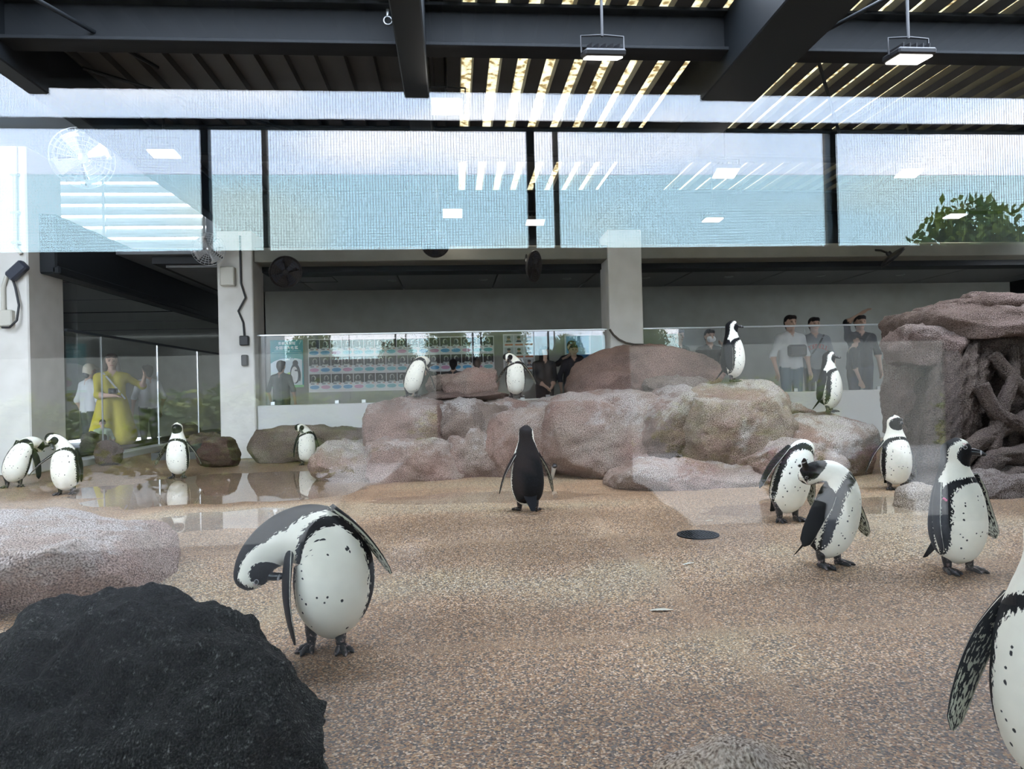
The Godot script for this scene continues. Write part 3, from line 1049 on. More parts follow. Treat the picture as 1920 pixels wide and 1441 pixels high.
func build_penguins() -> void:
	make_plumage()
	var hang_r := [Vector3(-0.28, -1, 0.02), Vector3(-1, -0.2, 0.25)]
	var hang_l := [Vector3(0.28, -1, 0.02), Vector3(1, -0.2, 0.25)]
	var out_r := [Vector3(-0.62, -1, -0.05), Vector3(-1, 0.5, -0.35)]
	var out_l := [Vector3(0.62, -1, -0.05), Vector3(1, 0.5, -0.35)]
	penguin("penguin", "large penguin hunched over in front, preening under its wing beside the black rock", Vector3(-0.457, 0, -2.414), 0.05, spine("hunched_left"), [Vector3(0.02, -1, 0.06), Vector3(-0.9, 0, 0.45), Vector3(-0.095, 0.325, 0.075)], [Vector3(0.72, -0.86, 0.1), Vector3(0.8, 0.55, -0.5)], 1.0, [0.0, 0.03])
	var banded := penguin("penguin", "penguin standing upright at right with black chest band and head turned right", Vector3(2.218, 0, -2.93), 0.30, stem() + head_up(0.55, 0.05), [Vector3(-0.10, -1, 0.05), Vector3(-1, -0.1, -0.55)], [Vector3(0.24, -1, 0.07), Vector3(0.58, 0.1, -0.87), Vector3(0.098, 0.40, 0.030)], 1.0, [0.0, 0.03])
	var wb := MB.new()
	wb.box(Vector3(-0.122, 0.335, 0.045), Vector3(0.022, 0.008, 0.010), 0.002, Basis(Vector3(0, 0, 1), -0.6))
	put("wing_tag", wb.mesh(M.tag_pink), banded).set_meta("label", "pink wing tag")
	penguin("penguin", "penguin with its back to the glass walking towards the central rocks", Vector3(0.50, 0, -4.86), PI + 0.12, stem() + head_up(-0.35, 0.0), [Vector3(-0.42, -1, 0.1), Vector3(-1, 0.3, 0.1)], [Vector3(0.42, -1, 0.15), Vector3(1, 0.3, 0.1)], 1.02, [-0.02, 0.05])
	penguin("penguin", "penguin with its head laid back over its shoulder, wings spread, at right centre", Vector3(1.727, 0, -3.11), 0.75, spine("tucked_front"), [Vector3(-0.65, -1, -0.45), Vector3(-0.8, 0.5, 0.2)], [Vector3(0.35, -1, 0.25), Vector3(1, 0.2, 0.2)], 1.0, [0.0, 0.04])
	penguin("penguin", "plump penguin bending away behind another, one wing stretched to the left", Vector3(2.06, 0, -4.18), 0.1, spine("tucked_right"), [Vector3(-0.75, -0.9, -0.1), Vector3(-0.7, 0.7, 0.0)], [Vector3(0.2, -1, -0.3), Vector3(1, 0.2, -0.2)], 1.08)
	penguin("penguin", "penguin standing below the root overhang at right, facing the glass", Vector3(3.45, 0, -5.2), -0.1, stem() + head_up(0.1, -0.1), out_r, hang_l, 0.98)
	penguin("penguin", "penguin at far left bent over with its head low beside the column", Vector3(-4.445, 0, -7.43), 0.35, spine("tucked_right"), hang_r, [Vector3(0.25, -1, 0.2), Vector3(0.9, 0, 0.6)], 1.08)
	penguin("penguin", "penguin bending its spotted head down to one raised wing near the left column", Vector3(-3.568, 0, -6.70), 0.1, spine("preen_left"), [Vector3(-0.85, -0.75, 0.1), Vector3(-0.6, 0.7, 0.2)], [Vector3(0.12, -1, -0.1), Vector3(1, 0, 0)], 1.02)
	penguin("penguin", "penguin facing the glass with both wings held out, before the left barrier", Vector3(-2.975, 0, -7.75), 0.05, stem() + head_up(0.0, -0.15), out_r, out_l, 1.0)
	penguin("penguin", "penguin standing left of the central rocks with its head turned down", Vector3(-1.82, 0, -8.70), 0.3, spine("bowed_left"), hang_r, hang_l, 0.98)
	penguin("penguin", "penguin on the central rocks tucking its head behind the raised block", Vector3(-0.46, rock_top(-0.46, -7.85) - 0.004, -7.85), 0.15, spine("tucked_right"), hang_r, [Vector3(0.45, -1, 0.2), Vector3(1, 0.2, 0.2)], 1.0)
	penguin("penguin", "penguin on the central rocks bowing its head, wings spread", Vector3(0.70, rock_top(0.70, -7.85) - 0.004, -7.85), -0.05, spine("bowed_left"), out_r, out_l, 0.98)
	penguin("penguin", "penguin peeking over the rocks with only its head showing", Vector3(1.56, rock_top(1.56, -9.02) - 0.004, -9.02), -1.2, stem() + head_up(0.3, 0.5), hang_r, hang_l, 0.95)
	penguin("penguin", "penguin standing tall in profile on the highest central rock", Vector3(2.68, rock_top(2.68, -6.5) - 0.004, -6.5), 0.95, stem() + head_up(0.45, 0.0), hang_r, hang_l, 1.0)
	penguin("penguin", "penguin standing in profile on the pale rock shelf left of the root overhang", Vector3(3.62, rock_top(3.62, -6.45) - 0.004, -6.45), 0.75, stem() + head_up(0.6, 0.05), [Vector3(-0.30, -1, -0.2), Vector3(-1, 0, 0)], hang_l, 1.0)
	penguin("penguin", "nearest penguin cut off at the right edge with a mottled wing held out", Vector3(1.20, 0, -1.30), -0.85, stem() + head_up(0.5, 0.0), [Vector3(-0.27, -0.9, 0.30), Vector3(-0.9, 0.1, -0.46)], hang_l, 1.02)


# ---------------------------------------------------------------- rocks
func stone(c: Vector3, h: Vector3, seed_: int, square := 0.5, rough := 0.16, base := Color(0.33, 0.25, 0.22), alt := Color(0.33, 0.27, 0.225), crust := 0.5, n := 26, strata := 0.0, grain := 0.019) -> MB:
	var b := MB.new()
	var off := Vector3(seed_ * 3.7, seed_ * 1.3, seed_ * 2.9)
	var scale := maxf(h.x, maxf(h.y, h.z))
	var rr := RandomNumberGenerator.new()
	rr.seed = 1000 + seed_
	var cuts := []
	for i in 9:
		var cn := Vector3(rr.randfn(), rr.randfn() * 0.7, rr.randfn()).normalized()
		cuts.append([cn, rr.randf_range(0.72, 0.95)])
	for f in 6:
		var ax := f / 2
		var sg := -1.0 if f % 2 == 0 else 1.0
		var i0 := b.v.size()
		for j in n + 1:
			for i in n + 1:
				var u := tan((float(i) / n * 2.0 - 1.0) * PI / 4)
				var w := tan((float(j) / n * 2.0 - 1.0) * PI / 4)
				var d := Vector3.ZERO
				d[ax] = sg
				d[(ax + 1) % 3] = u
				d[(ax + 2) % 3] = w
				var s := d.normalized()
				var p := s.lerp(d * 0.86, square) * h
				var q := p / scale
				var big := noise.get_noise_3dv(q * 0.75 + off)
				var mid := ridge.get_noise_3dv(q * 0.9 + off)
				var fine := noise_fine.get_noise_3dv(p * 1.1 + off)
				for cu in cuts:
					var over: float = (p / h).dot(cu[0]) - cu[1]
					if over > 0.0:
						p -= (cu[0] as Vector3) * over * 0.8 * h
				var push := rough * (big * 1.1 + (mid - 0.4) * 0.5) * scale + fine * grain + 0.022 * ridge.get_noise_3dv(p * 2.3 + off)
				if strata > 0.0:
					push += strata * sin((p.y + 0.10 * big) * 34.0) * (0.5 + 0.5 * mid)
				p += s * push
				var k := clampf(0.5 + 1.1 * noise.get_noise_3dv(p * 1.3 + off * 2.0), 0.0, 1.0)
				var col := base.lerp(alt, k)
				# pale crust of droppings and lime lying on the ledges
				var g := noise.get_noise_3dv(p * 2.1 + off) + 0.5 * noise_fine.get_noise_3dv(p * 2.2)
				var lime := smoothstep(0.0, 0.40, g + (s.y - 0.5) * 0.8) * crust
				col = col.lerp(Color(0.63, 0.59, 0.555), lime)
				if grain > 0.02:
					# coarse crystals in the dark stone
					var sp := rr.randf()
					col *= 0.45 + 0.8 * rr.randf() + (3.0 if sp > 0.94 else 0.0)
				b.tint = col
				b.vert(c + p)
		for j in n:
			for i in n:
				var a := i0 + j * (n + 1) + i
				if sg > 0.0:
					b.face(a, a + 1, a + n + 2)
					b.face(a, a + n + 2, a + n + 1)
				else:
					b.face(a, a + n + 2, a + 1)
					b.face(a, a + n + 1, a + n + 2)
	return weld(b)


# joins the six sides of a stone so that its shading runs across the seams
func weld(b: MB) -> MB:
	var at := {}
	var to := PackedInt32Array()
	var o := MB.new()
	for i in b.v.size():
		var k := Vector3i((b.v[i] * 4000.0).round())
		if not at.has(k):
			at[k] = o.v.size()
			o.tint = b.col[i]
			o.vert(b.v[i])
		to.append(at[k])
	for i in b.idx:
		o.idx.append(to[i])
	return o


func build_rocks() -> void:
	var pink := Color(0.42, 0.285, 0.24)
	var grey := Color(0.43, 0.36, 0.305)
	var brown := Color(0.22, 0.16, 0.135)
	var f := thing("rock_formation", "long pinkish cast-stone outcrop across the middle of the enclosure", "rocks")
	var list := [
		[Vector3(-0.52, 0.33, -7.42), Vector3(0.44, 0.50, 0.55), 1, 0.55, 0.10, brown, pink, 0.35], [Vector3(-1.02, 0.10, -7.25), Vector3(0.46, 0.30, 0.45), 2, 0.4, 0.12, grey, pink, 0.5],
		[Vector3(-0.42, 0.10, -7.0), Vector3(0.52, 0.33, 0.38), 3, 0.5, 0.12, pink, grey, 0.5], [Vector3(0.14, 0.36, -7.50), Vector3(0.52, 0.48, 0.50), 4, 0.4, 0.16, brown, grey, 0.8],
		[Vector3(0.22, 0.12, -7.15), Vector3(0.46, 0.38, 0.34), 5, 0.35, 0.20, pink, grey, 0.7], [Vector3(0.78, 0.26, -7.12), Vector3(0.50, 0.48, 0.46), 6, 0.15, 0.10, grey, pink, 0.3],
		[Vector3(0.64, 0.36, -7.80), Vector3(0.62, 0.40, 0.48), 7, 0.5, 0.12, pink, grey, 0.9], [Vector3(1.55, 0.28, -6.95), Vector3(0.74, 0.58, 0.64), 8, 0.25, 0.10, pink, grey, 0.6],
		[Vector3(2.22, 0.33, -6.78), Vector3(0.52, 0.52, 0.55), 9, 0.45, 0.12, pink, brown, 0.7], [Vector3(2.70, 0.34, -6.50), Vector3(0.62, 0.60, 0.62), 10, 0.40, 0.10, grey, pink, 0.8],
		[Vector3(3.35, 0.12, -6.45), Vector3(0.62, 0.44, 0.62), 11, 0.45, 0.10, grey, pink, 0.9], [Vector3(2.05, 0.02, -5.95), Vector3(0.74, 0.21, 0.45), 12, 0.3, 0.14, grey, pink, 0.5],
		[Vector3(2.95, 0.06, -6.0), Vector3(0.50, 0.30, 0.42), 13, 0.35, 0.14, pink, grey, 0.7], [Vector3(2.35, 0.88, -8.3), Vector3(0.96, 0.50, 0.55), 14, 0.1, 0.07, pink, brown, 0.0],
		[Vector3(1.78, 0.78, -8.0), Vector3(0.44, 0.30, 0.38), 15, 0.2, 0.10, brown, pink, 0.0], [Vector3(2.46, 0.80, -7.6), Vector3(0.38, 0.17, 0.30), 16, 0.2, 0.10, brown, grey, 0.0],
		[Vector3(3.30, 0.50, -7.4), Vector3(0.62, 0.26, 0.50), 17, 0.4, 0.12, grey, pink, 0.7], [Vector3(1.2, 0.35, -8.0), Vector3(0.8, 0.42, 0.55), 19, 0.5, 0.10, grey, pink, 0.7],
		[Vector3(-0.2, 0.40, -8.1), Vector3(0.72, 0.42, 0.48), 20, 0.5, 0.10, brown, grey, 0.7], [Vector3(1.55, 0.06, -9.05), Vector3(0.40, 0.32, 0.32), 21, 0.4, 0.1, grey, brown, 0.3]]
	for r in list:
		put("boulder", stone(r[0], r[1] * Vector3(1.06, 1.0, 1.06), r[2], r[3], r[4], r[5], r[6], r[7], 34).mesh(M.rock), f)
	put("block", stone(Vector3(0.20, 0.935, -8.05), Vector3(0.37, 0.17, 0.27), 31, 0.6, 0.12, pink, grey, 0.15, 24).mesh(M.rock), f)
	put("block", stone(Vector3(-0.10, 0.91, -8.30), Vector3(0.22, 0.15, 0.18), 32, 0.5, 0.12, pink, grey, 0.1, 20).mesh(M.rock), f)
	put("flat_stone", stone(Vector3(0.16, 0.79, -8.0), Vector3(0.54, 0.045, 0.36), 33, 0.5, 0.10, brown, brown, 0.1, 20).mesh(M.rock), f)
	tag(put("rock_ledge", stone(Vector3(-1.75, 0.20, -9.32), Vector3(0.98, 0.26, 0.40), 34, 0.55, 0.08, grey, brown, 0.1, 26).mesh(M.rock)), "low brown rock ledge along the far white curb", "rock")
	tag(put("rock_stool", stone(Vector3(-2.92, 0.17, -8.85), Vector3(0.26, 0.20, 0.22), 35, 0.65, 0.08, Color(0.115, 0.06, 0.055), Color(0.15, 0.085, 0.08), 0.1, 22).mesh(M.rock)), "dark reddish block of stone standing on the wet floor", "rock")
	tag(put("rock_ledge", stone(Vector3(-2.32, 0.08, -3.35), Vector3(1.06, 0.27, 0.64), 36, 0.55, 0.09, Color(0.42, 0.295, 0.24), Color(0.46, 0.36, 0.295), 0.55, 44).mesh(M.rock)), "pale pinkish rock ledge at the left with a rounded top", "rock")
	tag(put("black_rock", stone(Vector3(-0.81, -0.03, -1.80), Vector3(0.50, 0.37, 0.42), 40, 0.15, 0.16, Color(0.024, 0.027, 0.025), Color(0.105, 0.108, 0.100), 0.0, 110, 0.0, 0.030).mesh(M.lava_rock)), "big rough black rock in the left foreground", "rock")
	tag(put("pale_rock", stone(Vector3(0.57, 0.0, -1.42), Vector3(0.17, 0.095, 0.12), 42, 0.2, 0.10, Color(0.58, 0.47, 0.36), Color(0.62, 0.52, 0.42), 0.3, 22).mesh(M.rock)), "small pale rock at the bottom edge of the view", "rock")
	tag(put("pale_rock", stone(Vector3(3.12, 0.02, -4.45), Vector3(0.15, 0.14, 0.14), 43, 0.2, 0.08, Color(0.46, 0.38, 0.29), Color(0.52, 0.44, 0.36), 0.2, 18).mesh(M.rock)), "small buff boulder behind the upright penguin at right", "rock")
	# stones on the bed behind the left curb
	var k := 0
	for s in [[Vector3(-4.55, 0.16, -9.55), Vector3(0.17, 0.17, 0.15), Color(0.13, 0.085, 0.07), "brown pointed rock beside the left barrier curb"], [Vector3(-5.27, 0.22, -10.6), Vector3(0.18, 0.17, 0.16), Color(0.09, 0.08, 0.075), "grey speckled stone behind the left barrier"],
			[Vector3(-5.20, 0.22, -14.0), Vector3(0.26, 0.16, 0.2), Color(0.17, 0.12, 0.10), "rounded brown stone further along the left barrier"], [Vector3(-4.0, 0.16, -13.3), Vector3(0.30, 0.22, 0.25), Color(0.07, 0.06, 0.055), "dark boulder at the foot of the left barrier's far end"],
			[Vector3(-3.32, 0.14, -12.0), Vector3(0.27, 0.18, 0.22), Color(0.22, 0.14, 0.08), "orange-brown boulder beside the dark one"], [Vector3(-4.2, 0.10, -12.1), Vector3(0.34, 0.16, 0.25), Color(0.20, 0.14, 0.12), "broad brown boulder at the back left of the floor"]]:
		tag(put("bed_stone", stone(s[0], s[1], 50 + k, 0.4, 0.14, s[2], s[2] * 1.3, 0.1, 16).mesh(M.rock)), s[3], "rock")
		k += 1


# ---------------------------------------------------------------- people: joints with radii, smooth union, surface nets
class Blend:
	var a := PackedVector3Array()
	var ab := PackedVector3Array()
	var inv := PackedFloat32Array()
	var ra := PackedFloat32Array()
	var rb := PackedFloat32Array()
	var hue := PackedColorArray()
	var k := 0.03

	func bone(p: Vector3, q: Vector3, r0: float, r1: float, c: Color) -> void:
		a.append(p)
		ab.append(q - p)
		var l := (q - p).length_squared()
		inv.append(1.0 / l if l > 1e-9 else 0.0)
		ra.append(r0)
		rb.append(r1)
		hue.append(c)

	func one(i: int, p: Vector3) -> float:
		var d := p - a[i]
		var h := clampf(d.dot(ab[i]) * inv[i], 0.0, 1.0)
		return (d - ab[i] * h).length() - lerpf(ra[i], rb[i], h)

	func value(p: Vector3, use: PackedInt32Array) -> float:
		var m := 1e9
		for i in use:
			var d := p - a[i]
			var h := clampf(d.dot(ab[i]) * inv[i], 0.0, 1.0)
			var e := (d - ab[i] * h).length() - lerpf(ra[i], rb[i], h)
			var g := maxf(k - absf(m - e), 0.0)
			m = minf(m, e) - g * g * 0.25 / k
		return m

	func mesh_into(b: MB, cell: float, lo: Vector3, hi: Vector3, paint: Callable) -> void:
		var s := 6
		var n := Vector3i(((hi - lo) / (cell * s)).ceil())
		var all := PackedInt32Array(range(a.size()))
		var at := {}
		var edges := []
		var half := cell * s * 0.5
		var reach := half * 1.74 + cell
		var w := s + 1
		var val := PackedFloat32Array()
		val.resize(w * w * w)
		for bx in n.x:
			for by in n.y:
				for bz in n.z:
					var o := lo + Vector3(bx, by, bz) * cell * s
					var c := o + Vector3.ONE * half
					var near := PackedInt32Array()
					var least := 1e9
					for i in all:
						var d := one(i, c)
						least = minf(least, d)
						if d < reach + k:
							near.append(i)
					if near.is_empty() or absf(least) > reach + k * 0.5:
						continue
					var id := 0
					for x in w:
						for y in w:
							for z in w:
								val[id] = value(o + Vector3(x, y, z) * cell, near)
								id += 1
					for x in s:
						for y in s:
							for z in s:
								var v0 := val[(x * w + y) * w + z]
								var key := (((bx * s + x) * 4096) + (by * s + y)) * 4096 + (bz * s + z)
								var v1 := val[((x + 1) * w + y) * w + z]
								var v2 := val[(x * w + y + 1) * w + z]
								var v3 := val[(x * w + y) * w + z + 1]
								if (v0 < 0.0) != (v1 < 0.0):
									edges.append([key, 0, v0 < 0.0])
								if (v0 < 0.0) != (v2 < 0.0):
									edges.append([key, 1, v0 < 0.0])
								if (v0 < 0.0) != (v3 < 0.0):
									edges.append([key, 2, v0 < 0.0])
								var v4 := val[((x + 1) * w + y + 1) * w + z]
								var v5 := val[((x + 1) * w + y) * w + z + 1]
								var v6 := val[(x * w + y + 1) * w + z + 1]
								var v7 := val[((x + 1) * w + y + 1) * w + z + 1]
								var inside := int(v0 < 0.0) + int(v1 < 0.0) + int(v2 < 0.0) + int(v3 < 0.0) + int(v4 < 0.0) + int(v5 < 0.0) + int(v6 < 0.0) + int(v7 < 0.0)
								if inside == 0 or inside == 8:
									continue
								var sum := Vector3.ZERO
								var cnt := 0
								for e in [[v0, v1, 0, 0, 0, 0], [v2, v4, 0, 0, 1, 0], [v3, v5, 0, 0, 0, 1], [v6, v7, 0, 0, 1, 1], [v0, v2, 1, 0, 0, 0], [v1, v4, 1, 1, 0, 0], [v3, v6, 1, 0, 0, 1], [v5, v7, 1, 1, 0, 1], [v0, v3, 2, 0, 0, 0], [v1, v5, 2, 1, 0, 0], [v2, v6, 2, 0, 1, 0], [v4, v7, 2, 1, 1, 0]]:
									if (e[0] < 0.0) != (e[1] < 0.0):
										var q := Vector3(e[3], e[4], e[5])
										q[e[2]] += e[0] / (e[0] - e[1])
										sum += q
										cnt += 1
								var p := o + (Vector3(x, y, z) + sum / cnt) * cell
								var best := 1e9
								var col := Color.WHITE
								for i in near:
									var d2 := one(i, p)
									if d2 < best:
										best = d2
										col = hue[i]
								b.tint = paint.call(p, col)
								at[key] = b.vert(p)
		var step := [4096 * 4096, 4096, 1]
		for e in edges:
			var u: int = step[(e[1] + 1) % 3]
			var t: int = step[(e[1] + 2) % 3]
			var k0: int = e[0]
			var q := [k0, k0 - u, k0 - u - t, k0 - t]
			if not (at.has(q[0]) and at.has(q[1]) and at.has(q[2]) and at.has(q[3])):
				continue
			if not e[2]:
				q.reverse()
			b.face(at[q[0]], at[q[1]], at[q[2]])
			b.face(at[q[0]], at[q[2]], at[q[3]])


# d: height, top, legs, hair, long (hair length 0..1), hand_r / hand_l (wrist places, local, in metres of a 1.7 m body), cap, mask, skirt, strap, turn_head
func person(label: String, at: Vector3, turn: float, d: Dictionary) -> Node3D:
	var skin := Color(0.50, 0.33, 0.25)
	var hair: Color = d.get("hair", Color(0.012, 0.010, 0.010))
	var top: Color = d.get("top", Color(0.03, 0.03, 0.035))
	var legs: Color = d.get("legs", Color(0.03, 0.035, 0.05))
	var sleeve: float = d.get("sleeve", 0.45)
	var B := Blend.new()
	B.k = 0.045
	# trunk, as 1.7 m tall
	for s in [-1.0, 1.0]:
		B.bone(Vector3(s * 0.075, 0.98, 0.0), Vector3(s * 0.065, 1.16, 0.0), 0.105, 0.098, top)
		B.bone(Vector3(s * 0.065, 1.16, 0.0), Vector3(s * 0.085, 1.34, 0.0), 0.098, 0.098, top)
		B.bone(Vector3(s * 0.05, 1.40, -0.005), Vector3(s * 0.165, 1.375, 0.0), 0.062, 0.058, top)
		B.bone(Vector3(s * 0.09, 0.90, 0.0), Vector3(s * 0.095, 0.50, 0.01), 0.092, 0.062, legs)
		B.bone(Vector3(s * 0.095, 0.50, 0.01), Vector3(s * 0.10, 0.10, -0.01), 0.058, 0.040, legs)
		B.bone(Vector3(s * 0.10, 0.045, -0.02), Vector3(s * 0.115, 0.035, 0.14), 0.042, 0.034, Color(0.02, 0.02, 0.022))
		if d.get("skirt", false):
			B.bone(Vector3(s * 0.08, 1.0, 0.0), Vector3(s * 0.15, 0.52, 0.0), 0.12, 0.17, top)
	B.bone(Vector3(0, 1.40, -0.005), Vector3(0, 1.50, 0.005), 0.055, 0.050, skin)
	var hands := []
	for s in [-1.0, 1.0]:
		var sh := Vector3(s * 0.185, 1.365, 0.0)
		var wr: Vector3 = d.get("hand_r" if s < 0.0 else "hand_l", Vector3(s * 0.27, 0.86, 0.06))
		# two-bone reach: the elbow falls outward and down
		var v := wr - sh
		var len_ := minf(v.length(), 0.52)
		wr = sh + v.normalized() * len_
		var h := sqrt(maxf(0.0, 0.27 * 0.27 - len_ * len_ / 4))
		var pole := Vector3(s * 0.6, -0.5, -0.5)
		pole = (pole - v.normalized() * pole.dot(v.normalized())).normalized()
		var el := (sh + wr) / 2 + pole * h
		B.bone(sh, el, 0.056, 0.044, top)
		var cut := el.lerp(wr, sleeve - 0.5) if sleeve > 0.5 else el
		if sleeve > 0.5:
			B.bone(el, cut, 0.046, 0.042, top)
		elif sleeve < 0.5:
			B.bone(sh.lerp(el, sleeve * 2.0), el, 0.038, 0.037, skin)
		B.bone(cut, wr, 0.037, 0.027, skin)
		hands.append([wr, (wr - el).normalized(), s])
	var b := MB.new()
	var plain := func(_p: Vector3, c: Color) -> Color: return c
	var lo := B.a[0]
	var hi := B.a[0]
	for i in B.a.size():
		var r := maxf(B.ra[i], B.rb[i]) + 0.05
		for p in [B.a[i], B.a[i] + B.ab[i]]:
			lo = lo.min(p - Vector3.ONE * r)
			hi = hi.max(p + Vector3.ONE * r)
	B.mesh_into(b, d.get("cell", 0.021), lo, hi, plain)
	# hands: palm, four fingers of unequal length, a thumb from the side of the palm
	for hd in hands:
		var H := Blend.new()
		H.k = 0.010
		var w: Vector3 = hd[0]
		var f: Vector3 = hd[1]
		var s: float = hd[2]
		var n := f.cross(Vector3(0, 0, 1) if absf(f.z) < 0.8 else Vector3(0, 1, 0)).normalized()
		var x := f.cross(n).normalized()
		H.bone(w - f * 0.01, w + f * 0.035, 0.026, 0.027, skin)
		for k in 4:
			var o := (k - 1.5) * 0.0185
			var q := w + f * 0.045 + x * o
			H.bone(w + f * 0.015 + x * o * 0.7, q + f * 0.035, 0.015, 0.0115, skin)
			var ln: float = [0.052, 0.062, 0.058, 0.045][k]
			var m := q + f * (0.03 + ln * 0.45) + n * 0.006
			H.bone(q + f * 0.03, m, 0.0105, 0.0095, skin)
			H.bone(m, m + f * ln * 0.5 + n * 0.016, 0.0095, 0.0075, skin)
		var tb := w + f * 0.018 - x * 0.026 * s
		H.bone(tb, tb + f * 0.035 - x * 0.022 * s + n * 0.008, 0.0135, 0.011, skin)
		H.bone(tb + f * 0.035 - x * 0.022 * s + n * 0.008, tb + f * 0.060 - x * 0.022 * s + n * 0.018, 0.011, 0.0085, skin)
		H.mesh_into(b, 0.0075, w - Vector3.ONE * 0.15, w + Vector3.ONE * 0.15, plain)
	# head with a face
	var Hd := Blend.new()
	Hd.k = 0.022
	var c0 := Vector3(0, 1.585, 0.015)
	var ht := Basis(Vector3.UP, d.get("turn_head", 0.0)) * Basis(Vector3.RIGHT, d.get("nod", 0.0))
	var hp := func(p: Vector3) -> Vector3: return c0 + ht * p
	Hd.bone(hp.call(Vector3(0, 0.035, -0.012)), hp.call(Vector3(0, 0.030, 0.012)), 0.078, 0.074, skin)
	Hd.bone(hp.call(Vector3(0, -0.01, 0.020)), hp.call(Vector3(0, -0.068, 0.036)), 0.062, 0.036, skin)
	Hd.bone(hp.call(Vector3(0, 0.015, 0.086)), hp.call(Vector3(0, -0.016, 0.100)), 0.008, 0.012, skin)
	Hd.bone(c0 + Vector3(0, -0.11, -0.01), hp.call(Vector3(0, -0.03, -0.01)), 0.050, 0.052, skin)
	for s in [-1.0, 1.0]:
		Hd.bone(hp.call(Vector3(s * 0.076, 0.012, -0.005)), hp.call(Vector3(s * 0.079, -0.018, 0.0)), 0.012, 0.009, skin)
	if d.get("mask", false):
		Hd.bone(hp.call(Vector3(-0.03, -0.035, 0.065)), hp.call(Vector3(0.03, -0.035, 0.065)), 0.044, 0.044, Color(0.75, 0.76, 0.76))
	var cap: bool = d.has("cap")
	var hc: Color = d["cap"] if cap else hair
	Hd.bone(hp.call(Vector3(0, 0.055, -0.022)), hp.call(Vector3(0, 0.020, -0.038)), 0.084, 0.078, hc)
	if cap:
		Hd.bone(hp.call(Vector3(-0.03, 0.062, 0.085)), hp.call(Vector3(-0.025, 0.050, 0.145)), 0.020, 0.016, hc)
		Hd.bone(hp.call(Vector3(0.03, 0.062, 0.085)), hp.call(Vector3(0.025, 0.050, 0.145)), 0.020, 0.016, hc)
		Hd.bone(hp.call(Vector3(0, 0.075, 0.03)), hp.call(Vector3(0, 0.075, -0.02)), 0.066, 0.070, hc)
	else:
		Hd.bone(hp.call(Vector3(-0.03, 0.090, 0.048)), hp.call(Vector3(0.03, 0.090, 0.048)), 0.036, 0.036, hair)
	Hd.bone(hp.call(Vector3(0, -0.02, -0.055)), hp.call(Vector3(0, -0.055, -0.055)), 0.056, 0.046, hair)
	var long: float = d.get("long", 0.0)
	if long > 0.0:
		for s in [-1.0, 1.0]:
			Hd.bone(hp.call(Vector3(s * 0.068, 0.03, 0.0)), hp.call(Vector3(s * 0.085, -0.02 - 0.25 * long, 0.02)), 0.030, 0.026, hair)
		Hd.bone(hp.call(Vector3(0, 0.0, -0.06)), hp.call(Vector3(0, -0.05 - 0.30 * long, -0.085)), 0.06, 0.05, hair)
	var inv := ht.inverse()
	var face := func(p: Vector3, c: Color) -> Color:
		var q: Vector3 = inv * (p - c0)
		if c != skin or q.z < 0.03:
			return c
		if absf(absf(q.x) - 0.031) < 0.0125 and absf(q.y - 0.020) < 0.0062:
			return Color(0.02, 0.015, 0.012)
		if absf(absf(q.x) - 0.032) < 0.017 and absf(q.y - 0.039) < 0.004:
			return Color(0.05, 0.035, 0.03)
		if absf(q.x) < 0.022 and absf(q.y + 0.048) < 0.0055:
			return Color(0.34, 0.13, 0.11)
		return c
	Hd.mesh_into(b, d.get("head_cell", 0.0085), c0 - Vector3(0.18, 0.30 + 0.2 * long, 0.22), c0 + Vector3(0.18, 0.20, 0.22), face)
	var o := thing("person", label, "person", at, turn)
	var k: float = d.get("height", 1.7) / 1.715
	var body := put("body", b.mesh(M.tinted), o)
	body.scale = Vector3.ONE * k
	if d.has("strap"):
		var st := MB.new()
		st.tint = d["strap"]
		var side: float = d.get("strap_side", 1.0)
		var pts := []
		for i in 9:
			var t := i / 8.0
			pts.append(Vector3(side * lerpf(0.12, -0.15, t), lerpf(1.435, 1.05, t), 0.06 + 0.062 * sin(minf(t * 1.3, 1.0) * PI * 0.8)) * k)
		for i in 8:
			var p: Vector3 = pts[i]
			var q: Vector3 = pts[i + 1]
			st.box((p + q) / 2, Vector3(0.026, (p - q).length() * 1.05, 0.006), 0.001, Basis(Vector3(0, 0, 1), atan2(-(p - q).x, (p - q).y)))
		put("strap", st.mesh(M.tinted), o)
	return o


